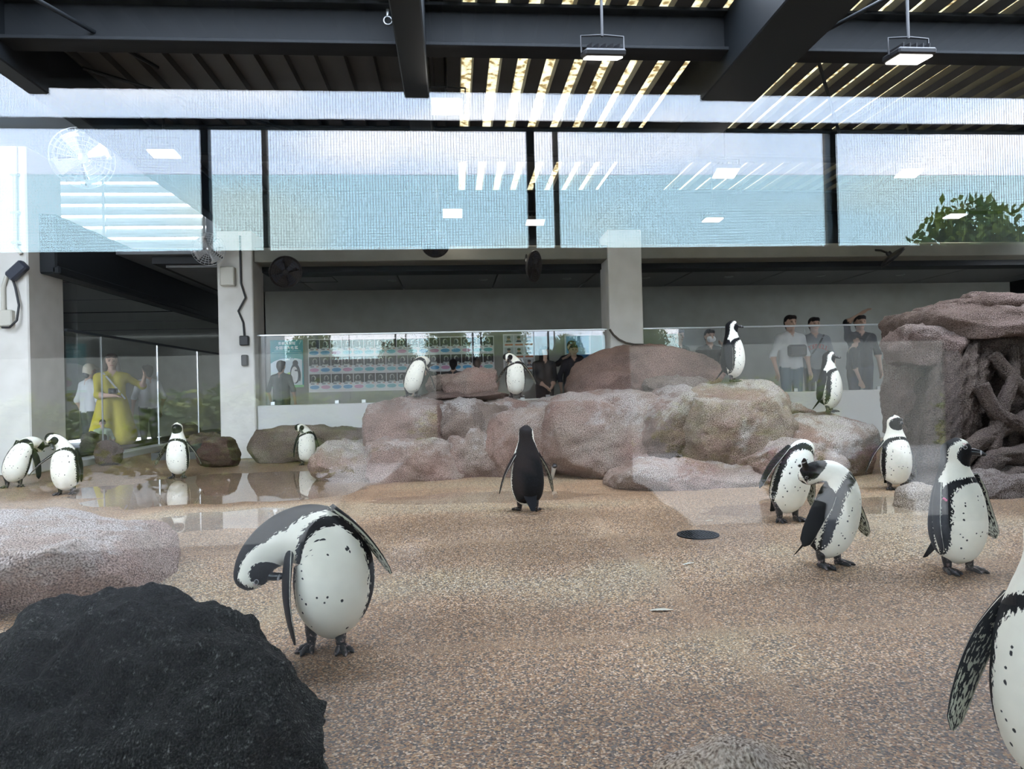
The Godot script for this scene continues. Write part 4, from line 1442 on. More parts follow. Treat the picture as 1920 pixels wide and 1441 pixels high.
func build_people() -> void:
	var white := Color(0.62, 0.64, 0.64)
	person("woman in a loose yellow dress holding a small camera behind the left barrier", Vector3(-5.52, -0.30, -11.75), 0.55, {"height": 1.90, "top": Color(0.42, 0.36, 0.035), "legs": Color(0.42, 0.36, 0.035), "hair": Color(0.07, 0.05, 0.04), "long": 0.35, "skirt": true, "hand_r": Vector3(-0.02, 1.10, 0.30), "hand_l": Vector3(0.40, 1.36, 0.16), "sleeve": 0.62, "strap": Color(0.5, 0.5, 0.46), "strap_side": -1.0, "turn_head": -0.15, "head_cell": 0.006, "cell": 0.018})
	var cm := thing("compact_camera", "small black camera held by the woman in yellow", "camera", Vector3(-5.33, 0.99, -11.37), 0.55)
	var cb := MB.new()
	cb.box(Vector3.ZERO, Vector3(0.13, 0.085, 0.05), 0.01)
	put("housing", cb.mesh(M.black_plastic), cm)
	var cl := MB.new()
	cl.lathe([Vector2(0.001, 0.025), Vector2(0.034, 0.025), Vector2(0.034, 0.07), Vector2(0.001, 0.07)], 16, Transform3D(Basis(Vector3.RIGHT, PI / 2), Vector3.ZERO))
	put("lens", cl.mesh(M.dark_plastic), cm)
	person("man in a pale cap and white shirt standing left of the woman in yellow", Vector3(-6.35, -0.30, -12.7), 2.6, {"height": 1.78, "top": white, "cap": Color(0.55, 0.50, 0.38), "strap": Color(0.03, 0.03, 0.03)})
	person("small child in a pale green top below the woman in yellow", Vector3(-5.32, -0.30, -11.0), 0.5, {"height": 0.86, "top": Color(0.38, 0.46, 0.32), "head_cell": 0.008})
	person("man in a white shirt with a dark shoulder strap behind the left barrier", Vector3(-5.95, -0.30, -14.1), -2.2, {"height": 1.82, "top": white, "strap": Color(0.02, 0.02, 0.03), "long": 0.0})
	person("boy with black hair in a grey-green top facing the teal poster", Vector3(-2.60, 0.10, -10.75), PI - 0.3, {"height": 1.28, "top": Color(0.16, 0.18, 0.16)})
	person("smiling girl with long black hair in a dark blazer", Vector3(1.42, 0.10, -10.8), 0.25, {"height": 1.42, "top": Color(0.018, 0.02, 0.026), "long": 1.0, "legs": Color(0.02, 0.022, 0.03), "hand_r": Vector3(-0.06, 0.95, 0.22), "hand_l": Vector3(0.06, 0.95, 0.22), "sleeve": 0.95, "turn_head": 0.3})
	person("young man in a navy jacket before the blue poster", Vector3(2.00, 0.10, -11.4), 0.0, {"height": 1.48, "top": Color(0.02, 0.024, 0.04), "sleeve": 0.95})
	person("person in dark clothes raising one hand left of the far column", Vector3(2.12, 0.10, -12.3), 0.2, {"height": 1.60, "top": Color(0.02, 0.022, 0.025), "hand_r": Vector3(-0.18, 1.42, 0.32), "sleeve": 0.9})
	person("person wearing a white face mask behind the domed rock", Vector3(4.02, 0.10, -10.6), 0.1, {"height": 1.62, "top": Color(0.02, 0.02, 0.022), "mask": true, "hand_l": Vector3(0.14, 1.42, 0.22)})
	person("dark-haired visitor left of the one in the face mask", Vector3(3.62, 0.10, -10.9), 0.5, {"height": 1.66, "top": Color(0.05, 0.06, 0.05)})
	person("man in a white T-shirt with a black bag across his chest", Vector3(5.42, 0.10, -10.75), 0.1, {"height": 1.84, "top": white, "legs": Color(0.10, 0.16, 0.20)})
	var bag := MB.new()
	bag.box(Vector3.ZERO, Vector3(0.30, 0.19, 0.10), 0.03)
	tag(put("cross_body_bag", bag.mesh(M.black_plastic), self, Vector3(5.43, 1.36, -10.56)), "black bag worn on the chest of the man in white", "bag")
	var cor := person("young man in a grey T-shirt with red lettering", Vector3(5.93, 0.10, -10.95), -0.1, {"height": 1.82, "top": Color(0.17, 0.18, 0.19), "strap": Color(0.03, 0.03, 0.03)})
	for i in 7:
		var tm := TextMesh.new()
		tm.text = "CORNELL"[i]
		var fo := SystemFont.new()
		fo.font_names = PackedStringArray(["Droid Serif"])
		fo.font_weight = 700
		tm.font = fo
		tm.font_size = 32
		tm.pixel_size = 0.0030
		tm.depth = 0.004
		tm.material = M.maroon
		var lt := put("shirt_letter", tm, cor, Vector3((i - 3.0) * 0.050, 1.335 - 0.0042 * (i - 3.0) * (i - 3.0), 0.128 - 0.0026 * (i - 3.0) * (i - 3.0)))
		lt.rotation = Vector3(0.0, (i - 3.0) * 0.12, -(i - 3.0) * 0.085)
	person("child in a black cap looking aside between two young men", Vector3(6.32, 0.10, -10.5), 1.2, {"height": 1.50, "top": Color(0.02, 0.02, 0.022), "cap": Color(0.012, 0.012, 0.013), "hair": Color(0.012, 0.01, 0.01)})
	person("man in a black shirt with one arm raised over his head", Vector3(6.72, 0.10, -10.95), -0.1, {"height": 1.84, "top": Color(0.015, 0.015, 0.017), "hand_r": Vector3(0.02, 1.75, 0.06), "strap": Color(0.05, 0.05, 0.05)})
	person("child with black hair looking at the photo board, left of a pair", Vector3(-0.42, 0.10, -10.6), PI, {"height": 1.26, "top": Color(0.05, 0.055, 0.04)})
	person("child with black hair looking at the photo board, behind the reddish block", Vector3(0.0, 0.10, -11.2), PI - 0.2, {"height": 1.27, "top": Color(0.04, 0.04, 0.05)})
	person("child with black hair in the middle before the photo board", Vector3(0.36, 0.10, -10.6), PI + 0.2, {"height": 1.25, "top": Color(0.03, 0.04, 0.04)})
	# the visitor taking the picture, crouching, mirrored darkly in the glass
	person("visitor in dark clothes taking the picture behind the glass", Vector3(0.10, -0.55, 0.62), PI, {"height": 1.52, "top": Color(0.02, 0.02, 0.022), "hand_r": Vector3(-0.05, 1.48, 0.42), "hand_l": Vector3(0.16, 1.48, 0.42), "sleeve": 0.9})


# ---------------------------------------------------------------- barriers, prints, fittings
func build_barriers() -> void:
	var far := thing("glass_barrier", "long clear glass barrier with a thin top rail along the far corridor", "barrier", Vector3(0, 0.72, -9.93))
	for s in [[-2.70, -1.46], [-1.45, -0.20], [-0.19, 1.16], [1.17, 2.23], [2.74, 3.94], [3.95, 5.24], [5.25, 6.54], [6.55, 7.84], [7.85, 9.15], [9.16, 11.1]]:
		var p := put("pane", slab(Vector3(s[0], 0.0, -0.006), Vector3(s[1], 0.97, 0.006), M.glass), far)
		for x in [s[0] + 0.18, s[1] - 0.18]:
			put("clamp", slab(Vector3(x - 0.03, -0.0, -0.02), Vector3(x + 0.03, 0.05, 0.02), M.pale_metal, 0.004), p)
	for s in [[-2.71, 2.24], [2.73, 11.15]]:
		put("rail", slab(Vector3(s[0], 0.965, -0.018), Vector3(s[1], 0.99, 0.018), M.pale_metal, 0.005), far)
	var left := thing("glass_barrier", "clear glass barrier along the left corridor in front of the woman in yellow", "barrier", Vector3(-4.93, 0.09, 0))
	for s in [[-9.31, -10.20], [-10.21, -12.05], [-12.06, -13.87], [-13.88, -15.61], [-15.62, -16.4]]:
		put("pane", slab(Vector3(-0.006, 0.0, s[1]), Vector3(0.006, 1.66, s[0]), M.glass), left)
		put("edge_strip", slab(Vector3(-0.009, 0.0, s[1] - 0.008), Vector3(0.009, 1.66, s[1] + 0.004), M.pale_metal), left)
	put("rail", slab(Vector3(-0.02, 1.655, -16.4), Vector3(0.02, 1.69, -9.31), M.frame, 0.005), left)


func stroke(im: Image, at: Vector2, size: float, lines: Array, c: Color, w: int) -> void:
	for l in lines:
		var a := at + Vector2(l[0], l[1]) * size / 7.0
		var b := at + Vector2(l[2], l[3]) * size / 7.0
		var n := int(a.distance_to(b)) + 1
		for i in n + 1:
			var p := a.lerp(b, float(i) / n)
			im.fill_rect(Rect2i(int(p.x), int(p.y), w, w), c)


func print_material(key: String, im: Image) -> StandardMaterial3D:
	var m := mat(key, Color(1, 1, 1), 0.45)
	m.albedo_texture = ImageTexture.create_from_image(im)
	return m


func blob(im: Image, c: Vector2, r: Vector2, col: Color) -> void:
	for y in range(int(c.y - r.y), int(c.y + r.y) + 1):
		var t := (y - c.y) / r.y
		var w := r.x * sqrt(maxf(0.0, 1.0 - t * t))
		im.fill_rect(Rect2i(int(c.x - w), y, maxi(1, int(2 * w)), 1), col)


func sheet(w: float, h: float, d: float, front: Material, edge: Material) -> ArrayMesh:
	var m := ArrayMesh.new()
	var f := MB.new()
	f.quad(Vector3(-w / 2, -h / 2, d), Vector3(w / 2, -h / 2, d), Vector3(w / 2, h / 2, d), Vector3(-w / 2, h / 2, d))
	f.surface(m, front)
	var b := MB.new()
	b.box(Vector3(0, 0, d / 2 - 0.0005), Vector3(w, h, d - 0.001))
	b.surface(m, edge)
	return m


func build_prints() -> void:
	var glyph := {
		"jing": [[3.5, 0, 3.5, 1], [0, 1, 7, 1], [1.5, 2.5, 5.5, 2.5], [1.5, 2.5, 1.5, 4.5], [5.5, 2.5, 5.5, 4.5], [1.5, 4.5, 5.5, 4.5], [3.5, 4.5, 3.5, 7], [1.5, 5, 0.5, 6.5], [5.5, 5, 6.5, 6.5]],
		"du": [[0, 1.2, 4, 1.2], [2, 0, 2, 3], [0, 3, 4.4, 3], [4, 0.5, 0, 4.5], [1, 4, 3.5, 4], [1, 4, 1, 7], [3.5, 4, 3.5, 7], [1, 5.5, 3.5, 5.5], [1, 7, 3.5, 7], [5, 0.5, 5, 7], [5, 0.5, 7, 0.5], [7, 0.5, 6, 2.5], [6, 2.5, 7, 4], [7, 4, 5.5, 5]],
		"shui": [[3.5, 0, 3.5, 7], [0.5, 2, 2.5, 2], [2.5, 2, 0.3, 6], [6.5, 1.5, 4, 3.2], [4, 3, 7, 6.5]],
		"zu": [[1.5, 0, 1.5, 1.2], [0, 1.2, 3.2, 1.2], [1, 1.2, 0.3, 7], [1, 3, 3, 3], [3, 3, 2.5, 7], [4.5, 0, 3.6, 2], [4, 1.2, 7, 1.2], [4.3, 2.5, 3.8, 3.5], [4, 3.2, 6.8, 3.2], [3.6, 4.6, 7, 4.6], [5.3, 3.2, 3.6, 7], [5.3, 4.6, 7, 7]],
		"guan": [[1.6, 0, 0, 2], [1.6, 0, 3, 1.6], [0.7, 2, 2.7, 2], [0.7, 2, 0.7, 6.6], [2.7, 2, 2.7, 4.5], [0.7, 3.2, 2.7, 3.2], [0.7, 4.5, 2.7, 4.5], [0.7, 6.6, 3, 5.8], [5.2, 0, 5.2, 1], [3.6, 1, 7, 1], [3.6, 1, 3.6, 2], [7, 1, 7, 2], [4.3, 2.4, 6.4, 2.4], [4.3, 2.4, 4.3, 7], [6.4, 2.4, 6.4, 4], [4.3, 4, 6.4, 4], [4.3, 5, 6.6, 5], [6.6, 5, 6.6, 7], [4.3, 7, 6.6, 7]],
		"quan": [[3.5, 0, 0, 3], [3.5, 0, 7, 3], [1.5, 3, 5.5, 3], [1.8, 4.8, 5.2, 4.8], [3.5, 3, 3.5, 7], [0.5, 7, 6.5, 7]],
		"six": [[0, 0, 7, 0], [0, 0, 0, 7], [7, 0, 7, 7], [0, 7, 7, 7], [3, 1.3, 1.3, 3.5], [1.3, 3.5, 1.3, 5.5], [1.3, 5.5, 3, 5.5], [3, 5.5, 3, 3.8], [3, 3.8, 1.3, 3.8], [4.1, 1.4, 5.7, 1.4], [4.1, 1.4, 4.1, 5.5], [5.7, 1.4, 5.7, 5.5], [4.1, 5.5, 5.7, 5.5]],
		"yu": [[0, 0.8, 3, 0.8], [3, 0.8, 3, 7], [1, 2, 1.8, 3], [1.8, 4, 0.2, 6], [4, 0.8, 7, 0.8], [7, 0.8, 7, 7], [5, 2, 5.8, 3], [5.8, 4, 4.2, 6]],
		"da": [[0, 2.4, 7, 2.4], [3.5, 0, 3.3, 3], [3.3, 3, 0.3, 7], [3.5, 3, 7, 7]],
		"ming": [[3, 0, 0.5, 3], [2.4, 1.2, 6, 1.2], [6, 1.2, 1, 5.2], [2, 2.6, 3.4, 3.6], [2.4, 4.4, 6.4, 4.4], [2.4, 4.4, 2.4, 7], [6.4, 4.4, 6.4, 7], [2.4, 7, 6.4, 7]],
		"jian": [[1.6, 0, 0, 2.4], [1.6, 0, 3.2, 2], [0.6, 3, 2.6, 3], [0.3, 4.6, 2.9, 4.6], [1.6, 2.5, 1.6, 6.6], [0, 6.6, 3.2, 6.6], [3.8, 0.4, 5.2, 0.4], [3.8, 0.4, 3.8, 3], [3.8, 3, 5.2, 3], [3.8, 1.7, 5.2, 1.7], [6, 0.2, 5.5, 1.6], [5.8, 1, 7, 1], [4, 4.4, 6.8, 4.4], [4, 4.4, 4, 6.6], [4.9, 4.4, 4.9, 6.6], [5.8, 4.4, 5.8, 6.6], [6.8, 4.4, 6.8, 6.6], [3.5, 6.6, 7.2, 6.6]]}
	# teal poster
	var im := Image.create(256, 370, false, Image.FORMAT_RGBA8)
	var teal := Color(0.10, 0.58, 0.60)
	im.fill(teal)
	blob(im, Vector2(150, 250), Vector2(190, 110), Color(0.86, 0.92, 0.93))
	im.fill_rect(Rect2i(0, 250, 246, 120), Color(0.84, 0.91, 0.89))
	im.fill_rect(Rect2i(246, 0, 10, 370), teal)
	im.fill_rect(Rect2i(0, 352, 256, 18), Color(0.55, 0.80, 0.55))
	var x := 62.0
	for g in ["jing", "du", "shui", "zu", "guan"]:
		stroke(im, Vector2(x, 14), 22, glyph[g], Color(0.95, 0.98, 0.98), 3)
		x += 27
	x = 40.0
	for g in ["quan", "six", "yu", "da", "ming", "jian"]:
		stroke(im, Vector2(x, 48), 24, glyph[g], Color(0.97, 0.99, 0.99), 3)
		x += 30
	for r in [[32, 82, 200], [14, 95, 228]]:
		var xx: int = r[0]
		while xx < r[0] + r[2]:
			im.fill_rect(Rect2i(xx, r[1], 6, 5), Color(0.75, 0.90, 0.90))
			xx += 9
	for r in [[78, 125, 100], [72, 142, 112]]:
		var xx: int = r[0]
		while xx < r[0] + r[2]:
			im.fill_rect(Rect2i(xx, r[1], 8, 8), Color(0.30, 0.62, 0.75))
			xx += 13
	blob(im, Vector2(170, 290), Vector2(58, 42), Color(0.78, 0.90, 0.55))
	blob(im, Vector2(150, 300), Vector2(40, 26), Color(0.86, 0.66, 0.72))
	blob(im, Vector2(192, 262), Vector2(40, 78), Color(0.18, 0.20, 0.22))
	blob(im, Vector2(186, 272), Vector2(28, 64), Color(0.93, 0.94, 0.92))
	blob(im, Vector2(194, 182), Vector2(22, 24), Color(0.20, 0.21, 0.22))
	blob(im, Vector2(206, 238), Vector2(20, 7), Color(0.25, 0.26, 0.27))
	blob(im, Vector2(226, 280), Vector2(9, 44), Color(0.20, 0.22, 0.23))
	var po := put("poster", sheet(0.585, 0.87, 0.012, print_material("poster_print", im), M.paper), self, Vector3(-3.03, 1.432, -12.997))
	tag(po, "teal poster with white Japanese title and a penguin picture", "poster")
	# the board of penguin portraits
	var board := thing("photo_board", "wide white board of small penguin portrait cards in three rows", "board", Vector3(-0.94, 1.385, -12.997))
	put("backing", slab(Vector3(-1.71, -0.49, 0.0), Vector3(1.71, 0.49, 0.008), M.paper, 0.002), board)
	var cards := []
	var strips := [Color(0.30, 0.62, 0.80), Color(0.36, 0.70, 0.74), Color(0.80, 0.58, 0.70), Color(0.52, 0.78, 0.80)]
	for k in 12:
		var c := Image.create(40, 58, false, Image.FORMAT_RGBA8)
		c.fill(Color(0.90, 0.92, 0.92))
		var bg := Color(0.13 + 0.03 * (k % 4), 0.13 + 0.02 * (k % 3), 0.13)
		c.fill_rect(Rect2i(0, 0, 40, 32), bg)
		var ox: float = 20.0 + [0.0, 3.0, -3.0, 2.0][k % 4]
		blob(c, Vector2(ox, 32), Vector2(13, 11), Color(0.70, 0.71, 0.68))
		blob(c, Vector2(ox, 14), Vector2(9, 10), Color(0.74, 0.74, 0.70))
		blob(c, Vector2(ox + [2.0, -2.0, 0.0][k % 3], 15), Vector2(6, 8), Color(0.10, 0.10, 0.11))
		blob(c, Vector2(ox, 24), Vector2(10, 2.5), Color(0.08, 0.08, 0.09))
		c.fill_rect(Rect2i(0, 32, 40, 26), Color(0.88, 0.90, 0.90))
		c.fill_rect(Rect2i(5, 34, 14, 3), Color(0.35, 0.38, 0.40))
		c.fill_rect(Rect2i(27, 34, 9, 3), Color(0.75, 0.55, 0.45))
		blob(c, Vector2(20, 47), Vector2(18, 7), strips[(k * 5 + k / 4) % 4])
		cards.append(sheet(0.188, 0.292, 0.006, print_material("portrait_%d" % k, c), M.paper))
	for j in 3:
		for i in 17:
			if j == 2 and i > 13:
				continue
			put("card", cards[(i * 7 + j * 5) % 12], board, Vector3(-1.60 + i * 0.2, 0.325 - j * 0.315, 0.008))
	# staff board
	var sb := thing("staff_board", "small board of portrait cards with orange name strips beside the girl", "board", Vector3(1.24, 1.55, -12.997))
	put("backing", slab(Vector3(-0.30, -0.35, 0.0), Vector3(0.30, 0.35, 0.008), M.paper, 0.002), sb)
	var sc := Image.create(40, 44, false, Image.FORMAT_RGBA8)
	sc.fill(Color(0.74, 0.76, 0.76))
	blob(sc, Vector2(20, 27), Vector2(11, 8), Color(0.16, 0.20, 0.26))
	blob(sc, Vector2(20, 13), Vector2(7, 8), Color(0.74, 0.60, 0.52))
	blob(sc, Vector2(20, 8), Vector2(8, 5), Color(0.12, 0.10, 0.10))
	sc.fill_rect(Rect2i(0, 29, 40, 15), Color(0.86, 0.87, 0.86))
	sc.fill_rect(Rect2i(3, 36, 34, 6), Color(0.80, 0.45, 0.28))
	var sm := sheet(0.175, 0.20, 0.006, print_material("staff_print", sc), M.paper)
	for j in 3:
		for i in 3:
			put("card", sm, sb, Vector3(-0.19 + i * 0.19, 0.225 - j * 0.225, 0.008))
	var bi := Image.create(128, 140, false, Image.FORMAT_RGBA8)
	bi.fill(Color(0.80, 0.86, 0.90))
	bi.fill_rect(Rect2i(8, 8, 112, 84), Color(0.45, 0.70, 0.88))
	blob(bi, Vector2(64, 84), Vector2(44, 22), Color(0.66, 0.84, 0.92))
	bi.fill_rect(Rect2i(8, 100, 112, 32), Color(0.30, 0.55, 0.75))
	var bp := put("poster", sheet(0.50, 0.54, 0.012, print_material("blue_print", bi), M.paper), self, Vector3(2.36, 1.60, -12.997))
	tag(bp, "pale blue poster on the far wall left of the column", "poster")


func aim(d: Vector3) -> Basis:
	# a basis whose y axis points along d
	var y := d.normalized()
	var x := y.cross(Vector3(0.1, 0.2, 0.97)).normalized()
	return Basis(x, y, x.cross(y))


func fan(label: String, at: Vector3, face: Vector3, r: float, hang: Vector3, solid: bool, m: Material) -> void:
	var t := thing("cooling_fan", label, "fan", at)
	var b := aim(face)
	var h := r * 0.42
	var body := MB.new()
	if solid:
		body.lathe([Vector2(0.001, -h * 0.55), Vector2(r * 0.45, -h * 0.52), Vector2(r * 0.85, -h * 0.30), Vector2(r, 0.0), Vector2(r, h * 0.2), Vector2(r * 0.97, h * 0.2), Vector2(r * 0.93, h * 0.02), Vector2(r * 0.80, -h * 0.2), Vector2(0.001, -h * 0.40)], 28, Transform3D(b, Vector3.ZERO))
		put("housing", body.mesh(m), t)
	var cage := MB.new()
	for k in (5 if solid else 7):
		var q := r * (1.0 - 0.14 * k)
		cage.torus(Transform3D(b, b.y * h * (0.22 + 0.30 * (1.0 - pow(q / r, 2.0)))), q, 0.0035 if solid else 0.003, 30, 5)
		if not solid:
			cage.torus(Transform3D(b, b.y * -h * (0.22 + 0.30 * (1.0 - pow(q / r, 2.0)))), q, 0.003, 30, 5)
	for k in 24:
		var a := TAU * k / 24
		var d := b.x * cos(a) + b.z * sin(a)
		cage.tube([d * r * 0.16 + b.y * h * 0.52, d * r * 0.6 + b.y * h * 0.42, d * r + b.y * h * 0.2], 0.0022, 4)
		if not solid:
			cage.tube([d * r * 0.16 - b.y * h * 0.52, d * r * 0.6 - b.y * h * 0.42, d * r - b.y * h * 0.2], 0.0022, 4)
			cage.tube([d * r + b.y * h * 0.2, d * r - b.y * h * 0.2], 0.0022, 4)
	put("cage", cage.mesh(m), t)
	var hub := MB.new()
	hub.lathe([Vector2(0.001, h * 0.50), Vector2(r * 0.15, h * 0.46), Vector2(r * 0.19, h * 0.30), Vector2(r * 0.19, -h * 1.1), Vector2(0.001, -h * 1.15)], 18, Transform3D(b, Vector3.ZERO))
	put("motor", hub.mesh(M.black_plastic if solid else M.pale_metal), t)
	for k in 4:
		var bl := MB.new()
		var a := TAU * k / 4
		var d := b.x * cos(a) + b.z * sin(a)
		var e := -b.x * sin(a) + b.z * cos(a)
		var rings := []
		for i in 5:
			var s := i / 4.0
			var w := r * lerpf(0.14, 0.34, s)
			var tw := (e * 0.85 + b.y * lerpf(0.55, 0.25, s)).normalized()
			var o := d * r * lerpf(0.16, 0.86, s) + b.y * h * 0.1
			rings.append(PackedVector3Array([o - tw * w, o + tw.cross(d) * 0.003, o + tw * w, o - tw.cross(d) * 0.003]))
		bl.loft(rings)
		put("blade", bl.mesh(M.dark_plastic if solid else M.pale_metal), t)
	var arm := MB.new()
	arm.tube([-b.y * h * 0.9, -b.y * h * 0.9 + (hang - at) * 0.4, hang - at], 0.016, 8)
	put("bracket", arm.mesh(M.black_plastic), t)


func flood_lamp(label: String, at: Vector3, tilt: float, w := 0.26) -> void:
	var t := thing("flood_lamp", label, "lamp", at)
	var b := Basis(Vector3.RIGHT, tilt)
	var hs := MB.new()
	hs.box(b * Vector3(0, 0.03, 0), Vector3(w + 0.04, 0.05, 0.22), 0.012, b)
	for k in 5:
		hs.box(b * Vector3((k - 2) * w * 0.2, 0.07, 0), Vector3(0.008, 0.04, 0.18), 0.0, b)
	put("housing", hs.mesh(M.black_plastic), t)
	var le := MB.new()
	le.box(b * Vector3(0, -0.002, 0), Vector3(w, 0.012, 0.18), 0.003, b)
	put("led_panel", le.mesh(M.led), t)
	var y := MB.new()
	var top := Vector3(0, BEAM_Y + 0.1 - at.y, 0)
	y.tube([b * Vector3(-w / 2 - 0.03, 0.03, 0), Vector3(-w / 2 - 0.03, 0.16, 0), Vector3(0, 0.17, 0), Vector3(w / 2 + 0.03, 0.16, 0), b * Vector3(w / 2 + 0.03, 0.03, 0)], 0.008, 6)
	y.tube([Vector3(0, 0.16, 0), top + Vector3(0, 0.26, 0)], 0.012, 6)
	put("yoke", y.mesh(M.black_plastic), t)
	var l := AreaLight3D.new()
	l.name = "lamp_light"
	l.area_size = Vector2(w, 0.18)
	l.light_color = Color(1.0, 0.98, 0.94)
	l.light_energy = 0.5
	l.shadow_enabled = true
	l.position = b * Vector3(0, -0.02, 0)
	l.basis = b * Basis(Vector3.RIGHT, -PI / 2)
	t.add_child(l)


func build_fittings() -> void:
	fan("dark round fan hanging below the far lintel at left", Vector3(-2.20, 2.50, -9.45), Vector3(0.45, -0.35, 0.85), 0.215, Vector3(-2.20, 2.72, -9.85), true, M.wire_dark)
	fan("dark round fan seen half from the side left of the far column", Vector3(1.13, 2.54, -9.45), Vector3(0.85, -0.15, 0.55), 0.215, Vector3(1.08, 2.78, -9.83), true, M.wire_dark)
	fan("black fan turned edge-on below the far lintel at right", Vector3(6.32, 2.62, -9.45), Vector3(0.55, -0.75, 0.25), 0.20, Vector3(6.30, 2.80, -9.83), true, M.black_plastic)
	fan("dark fan half hidden behind the mirrored sky in the middle", Vector3(-0.20, 2.86, -9.45), Vector3(0.1, -0.5, 0.85), 0.19, Vector3(-0.20, 2.88, -9.85), true, M.wire_dark)
	fan("wire cage fan beside the column at the end of the left eave", Vector3(-3.17, 2.80, -9.40), Vector3(0.35, -0.25, 0.9), 0.21, Vector3(-3.10, 2.75, -9.78), false, M.chrome_wire)
	fan("large wire cage fan high at the left under the roof edge", Vector3(-3.77, 3.36, -7.50), Vector3(0.3, -0.3, 0.9), 0.30, Vector3(-3.40, 3.62, -7.60), false, M.chrome_wire)
	var i := 0
	for p in [[1.16, -5.05, 0.35], [3.52, -5.0, 0.1], [0.0, -5.96, -0.4], [-2.83, -7.18, -0.1], [5.44, -7.78, -0.25], [3.20, -7.78, -0.3], [0.04, -9.56, -0.4], [1.25, -10.1, -0.2], [3.89, -9.99, -0.05], [7.58, -9.83, -0.1]]:
		flood_lamp(["bright lamp under the roof just right of centre", "bright square lamp high at upper right", "tilted lamp glowing in the mirrored sky near the top centre", "lamp glowing at upper left below the roof edge", "lamp glowing at right beside a thin post", "lamp among the thin roof slots right of centre", "small lamp low in the mirrored sky left of the centre post", "small lamp low in the sky right of the centre post", "small lamp above the far column's right side", "small lamp at the far right near the trees"][i], Vector3(p[0], 3.3, p[1]), p[2])
		i += 1
	# services on the near column
	var pipe := MB.new()
	pipe.tube([Vector3(-5.04, 3.84, -8.53), Vector3(-5.05, 2.66, -8.53), Vector3(-4.99, 2.58, -8.53)], 0.022, 10)
	var pt := thing("conduit_pipe", "cream conduit pipe running down the white column at far left", "pipe")
	put("pipe", pipe.mesh(M.cream_plastic), pt)
	for y in [3.5, 3.05, 2.7]:
		put("clamp", slab(Vector3(-5.09, y, -8.56), Vector3(-5.0, y + 0.03, -8.50), M.pale_metal, 0.004), pt)
	var sp := MB.new()
	sp.box(Vector3.ZERO, Vector3(0.24, 0.13, 0.10), 0.02, Basis(Vector3(0, 0, 1), 0.75))
	tag(put("wall_speaker", sp.mesh(M.dark_plastic), self, Vector3(-5.02, 2.38, -8.50)), "slanted dark blue speaker fixed to the white column at left", "speaker")
	var cb := MB.new()
	cb.tube([Vector3(-5.09, 2.30, -8.52), Vector3(-5.05, 2.18, -8.51), Vector3(-5.01, 1.98, -8.50), Vector3(-5.02, 1.80, -8.47), Vector3(-5.10, 1.72, -8.47), Vector3(-5.2, 1.725, -8.50)], 0.013, 8)
	tag(put("cable", cb.mesh(M.black_plastic)), "black cable looping from the slanted speaker to the wall box", "cable")
	tag(put("junction_box", slab(Vector3(-5.30, 1.74, -8.57), Vector3(-5.09, 1.93, -8.49), M.cream_plastic, 0.012)), "grey junction box on the column at the left edge", "box")
	var pp := MB.new()
	pp.tube([Vector3(-5.20, 1.92, -8.53), Vector3(-5.20, 2.2, -8.53), Vector3(-5.16, 2.32, -8.53)], 0.022, 8)
	tag(put("conduit_pipe", pp.mesh(M.cream_plastic)), "short cream pipe above the junction box at the left edge", "pipe")
	# services on the far column
	var c2 := MB.new()
	c2.tube([Vector3(-2.86, 3.05, -9.73), Vector3(-2.86, 2.40, -9.73), Vector3(-2.80, 2.20, -9.72), Vector3(-2.90, 2.02, -9.72), Vector3(-2.84, 1.86, -9.73), Vector3(-2.83, 1.685, -9.73)], 0.014, 8)
	tag(put("cable", c2.mesh(M.black_plastic)), "black cable running down the column beside the left corridor", "cable")
	tag(put("socket_box", slab(Vector3(-2.89, 1.55, -9.78), Vector3(-2.77, 1.68, -9.69), M.black_plastic, 0.01)), "black box on the cable of the column beside the left corridor", "box")
	tag(put("socket_box", slab(Vector3(-2.87, 1.27, -9.78), Vector3(-2.79, 1.42, -9.69), M.black_plastic, 0.01)), "small black box lower on the column beside the left corridor", "box")
	tag(put("control_box", slab(Vector3(-3.12, 2.36, -9.80), Vector3(-2.93, 2.62, -9.66), M.cream_plastic, 0.012)), "cream control box under the wire fan on the far column", "box")
	var rp := MB.new()
	rp.tube([Vector3(2.23, 1.68, -9.72), Vector3(2.28, 1.60, -9.71), Vector3(2.36, 1.53, -9.71), Vector3(2.46, 1.48, -9.71), Vector3(2.58, 1.455, -9.71), Vector3(2.72, 1.45, -9.72)], 0.016, 8)
	tag(put("rope", rp.mesh(M.rope)), "brown rope slung across the foot of the far column", "rope")
	i = 0
	for x in [-1.0, 0.55, 2.0, 3.4, 4.9, 6.6, 8.1]:
		var dl := MB.new()
		dl.lathe([Vector2(0.001, 0.0), Vector2(0.06, 0.0), Vector2(0.075, 0.006), Vector2(0.075, 0.014), Vector2(0.001, 0.014)], 20)
		tag(put("downlight", dl.mesh(M.fitting), self, Vector3(x, 2.746, -11.9)), "%s of the unlit round fittings in the far corridor ceiling" % ["first from the left", "second from the left", "third from the left", "middle one", "fifth from the left", "sixth from the left", "last"][i], "downlight", "unlit ceiling fittings")
		i += 1
	var hatch := MB.new()
	for e in [[Vector3(-0.33, 0, 0), Vector3(0.012, 0.006, 0.56)], [Vector3(0.33, 0, 0), Vector3(0.012, 0.006, 0.56)], [Vector3(0, 0, -0.28), Vector3(0.66, 0.006, 0.012)], [Vector3(0, 0, 0.28), Vector3(0.66, 0.006, 0.012)]]:
		hatch.box(e[0], e[1])
	tag(put("ceiling_hatch", hatch.mesh(M.joint), self, Vector3(-2.25, 2.757, -11.7)), "square access hatch outlined in the far corridor ceiling at left", "hatch")
	# sling hook and lifting frame under the first bay
	var hk := MB.new()
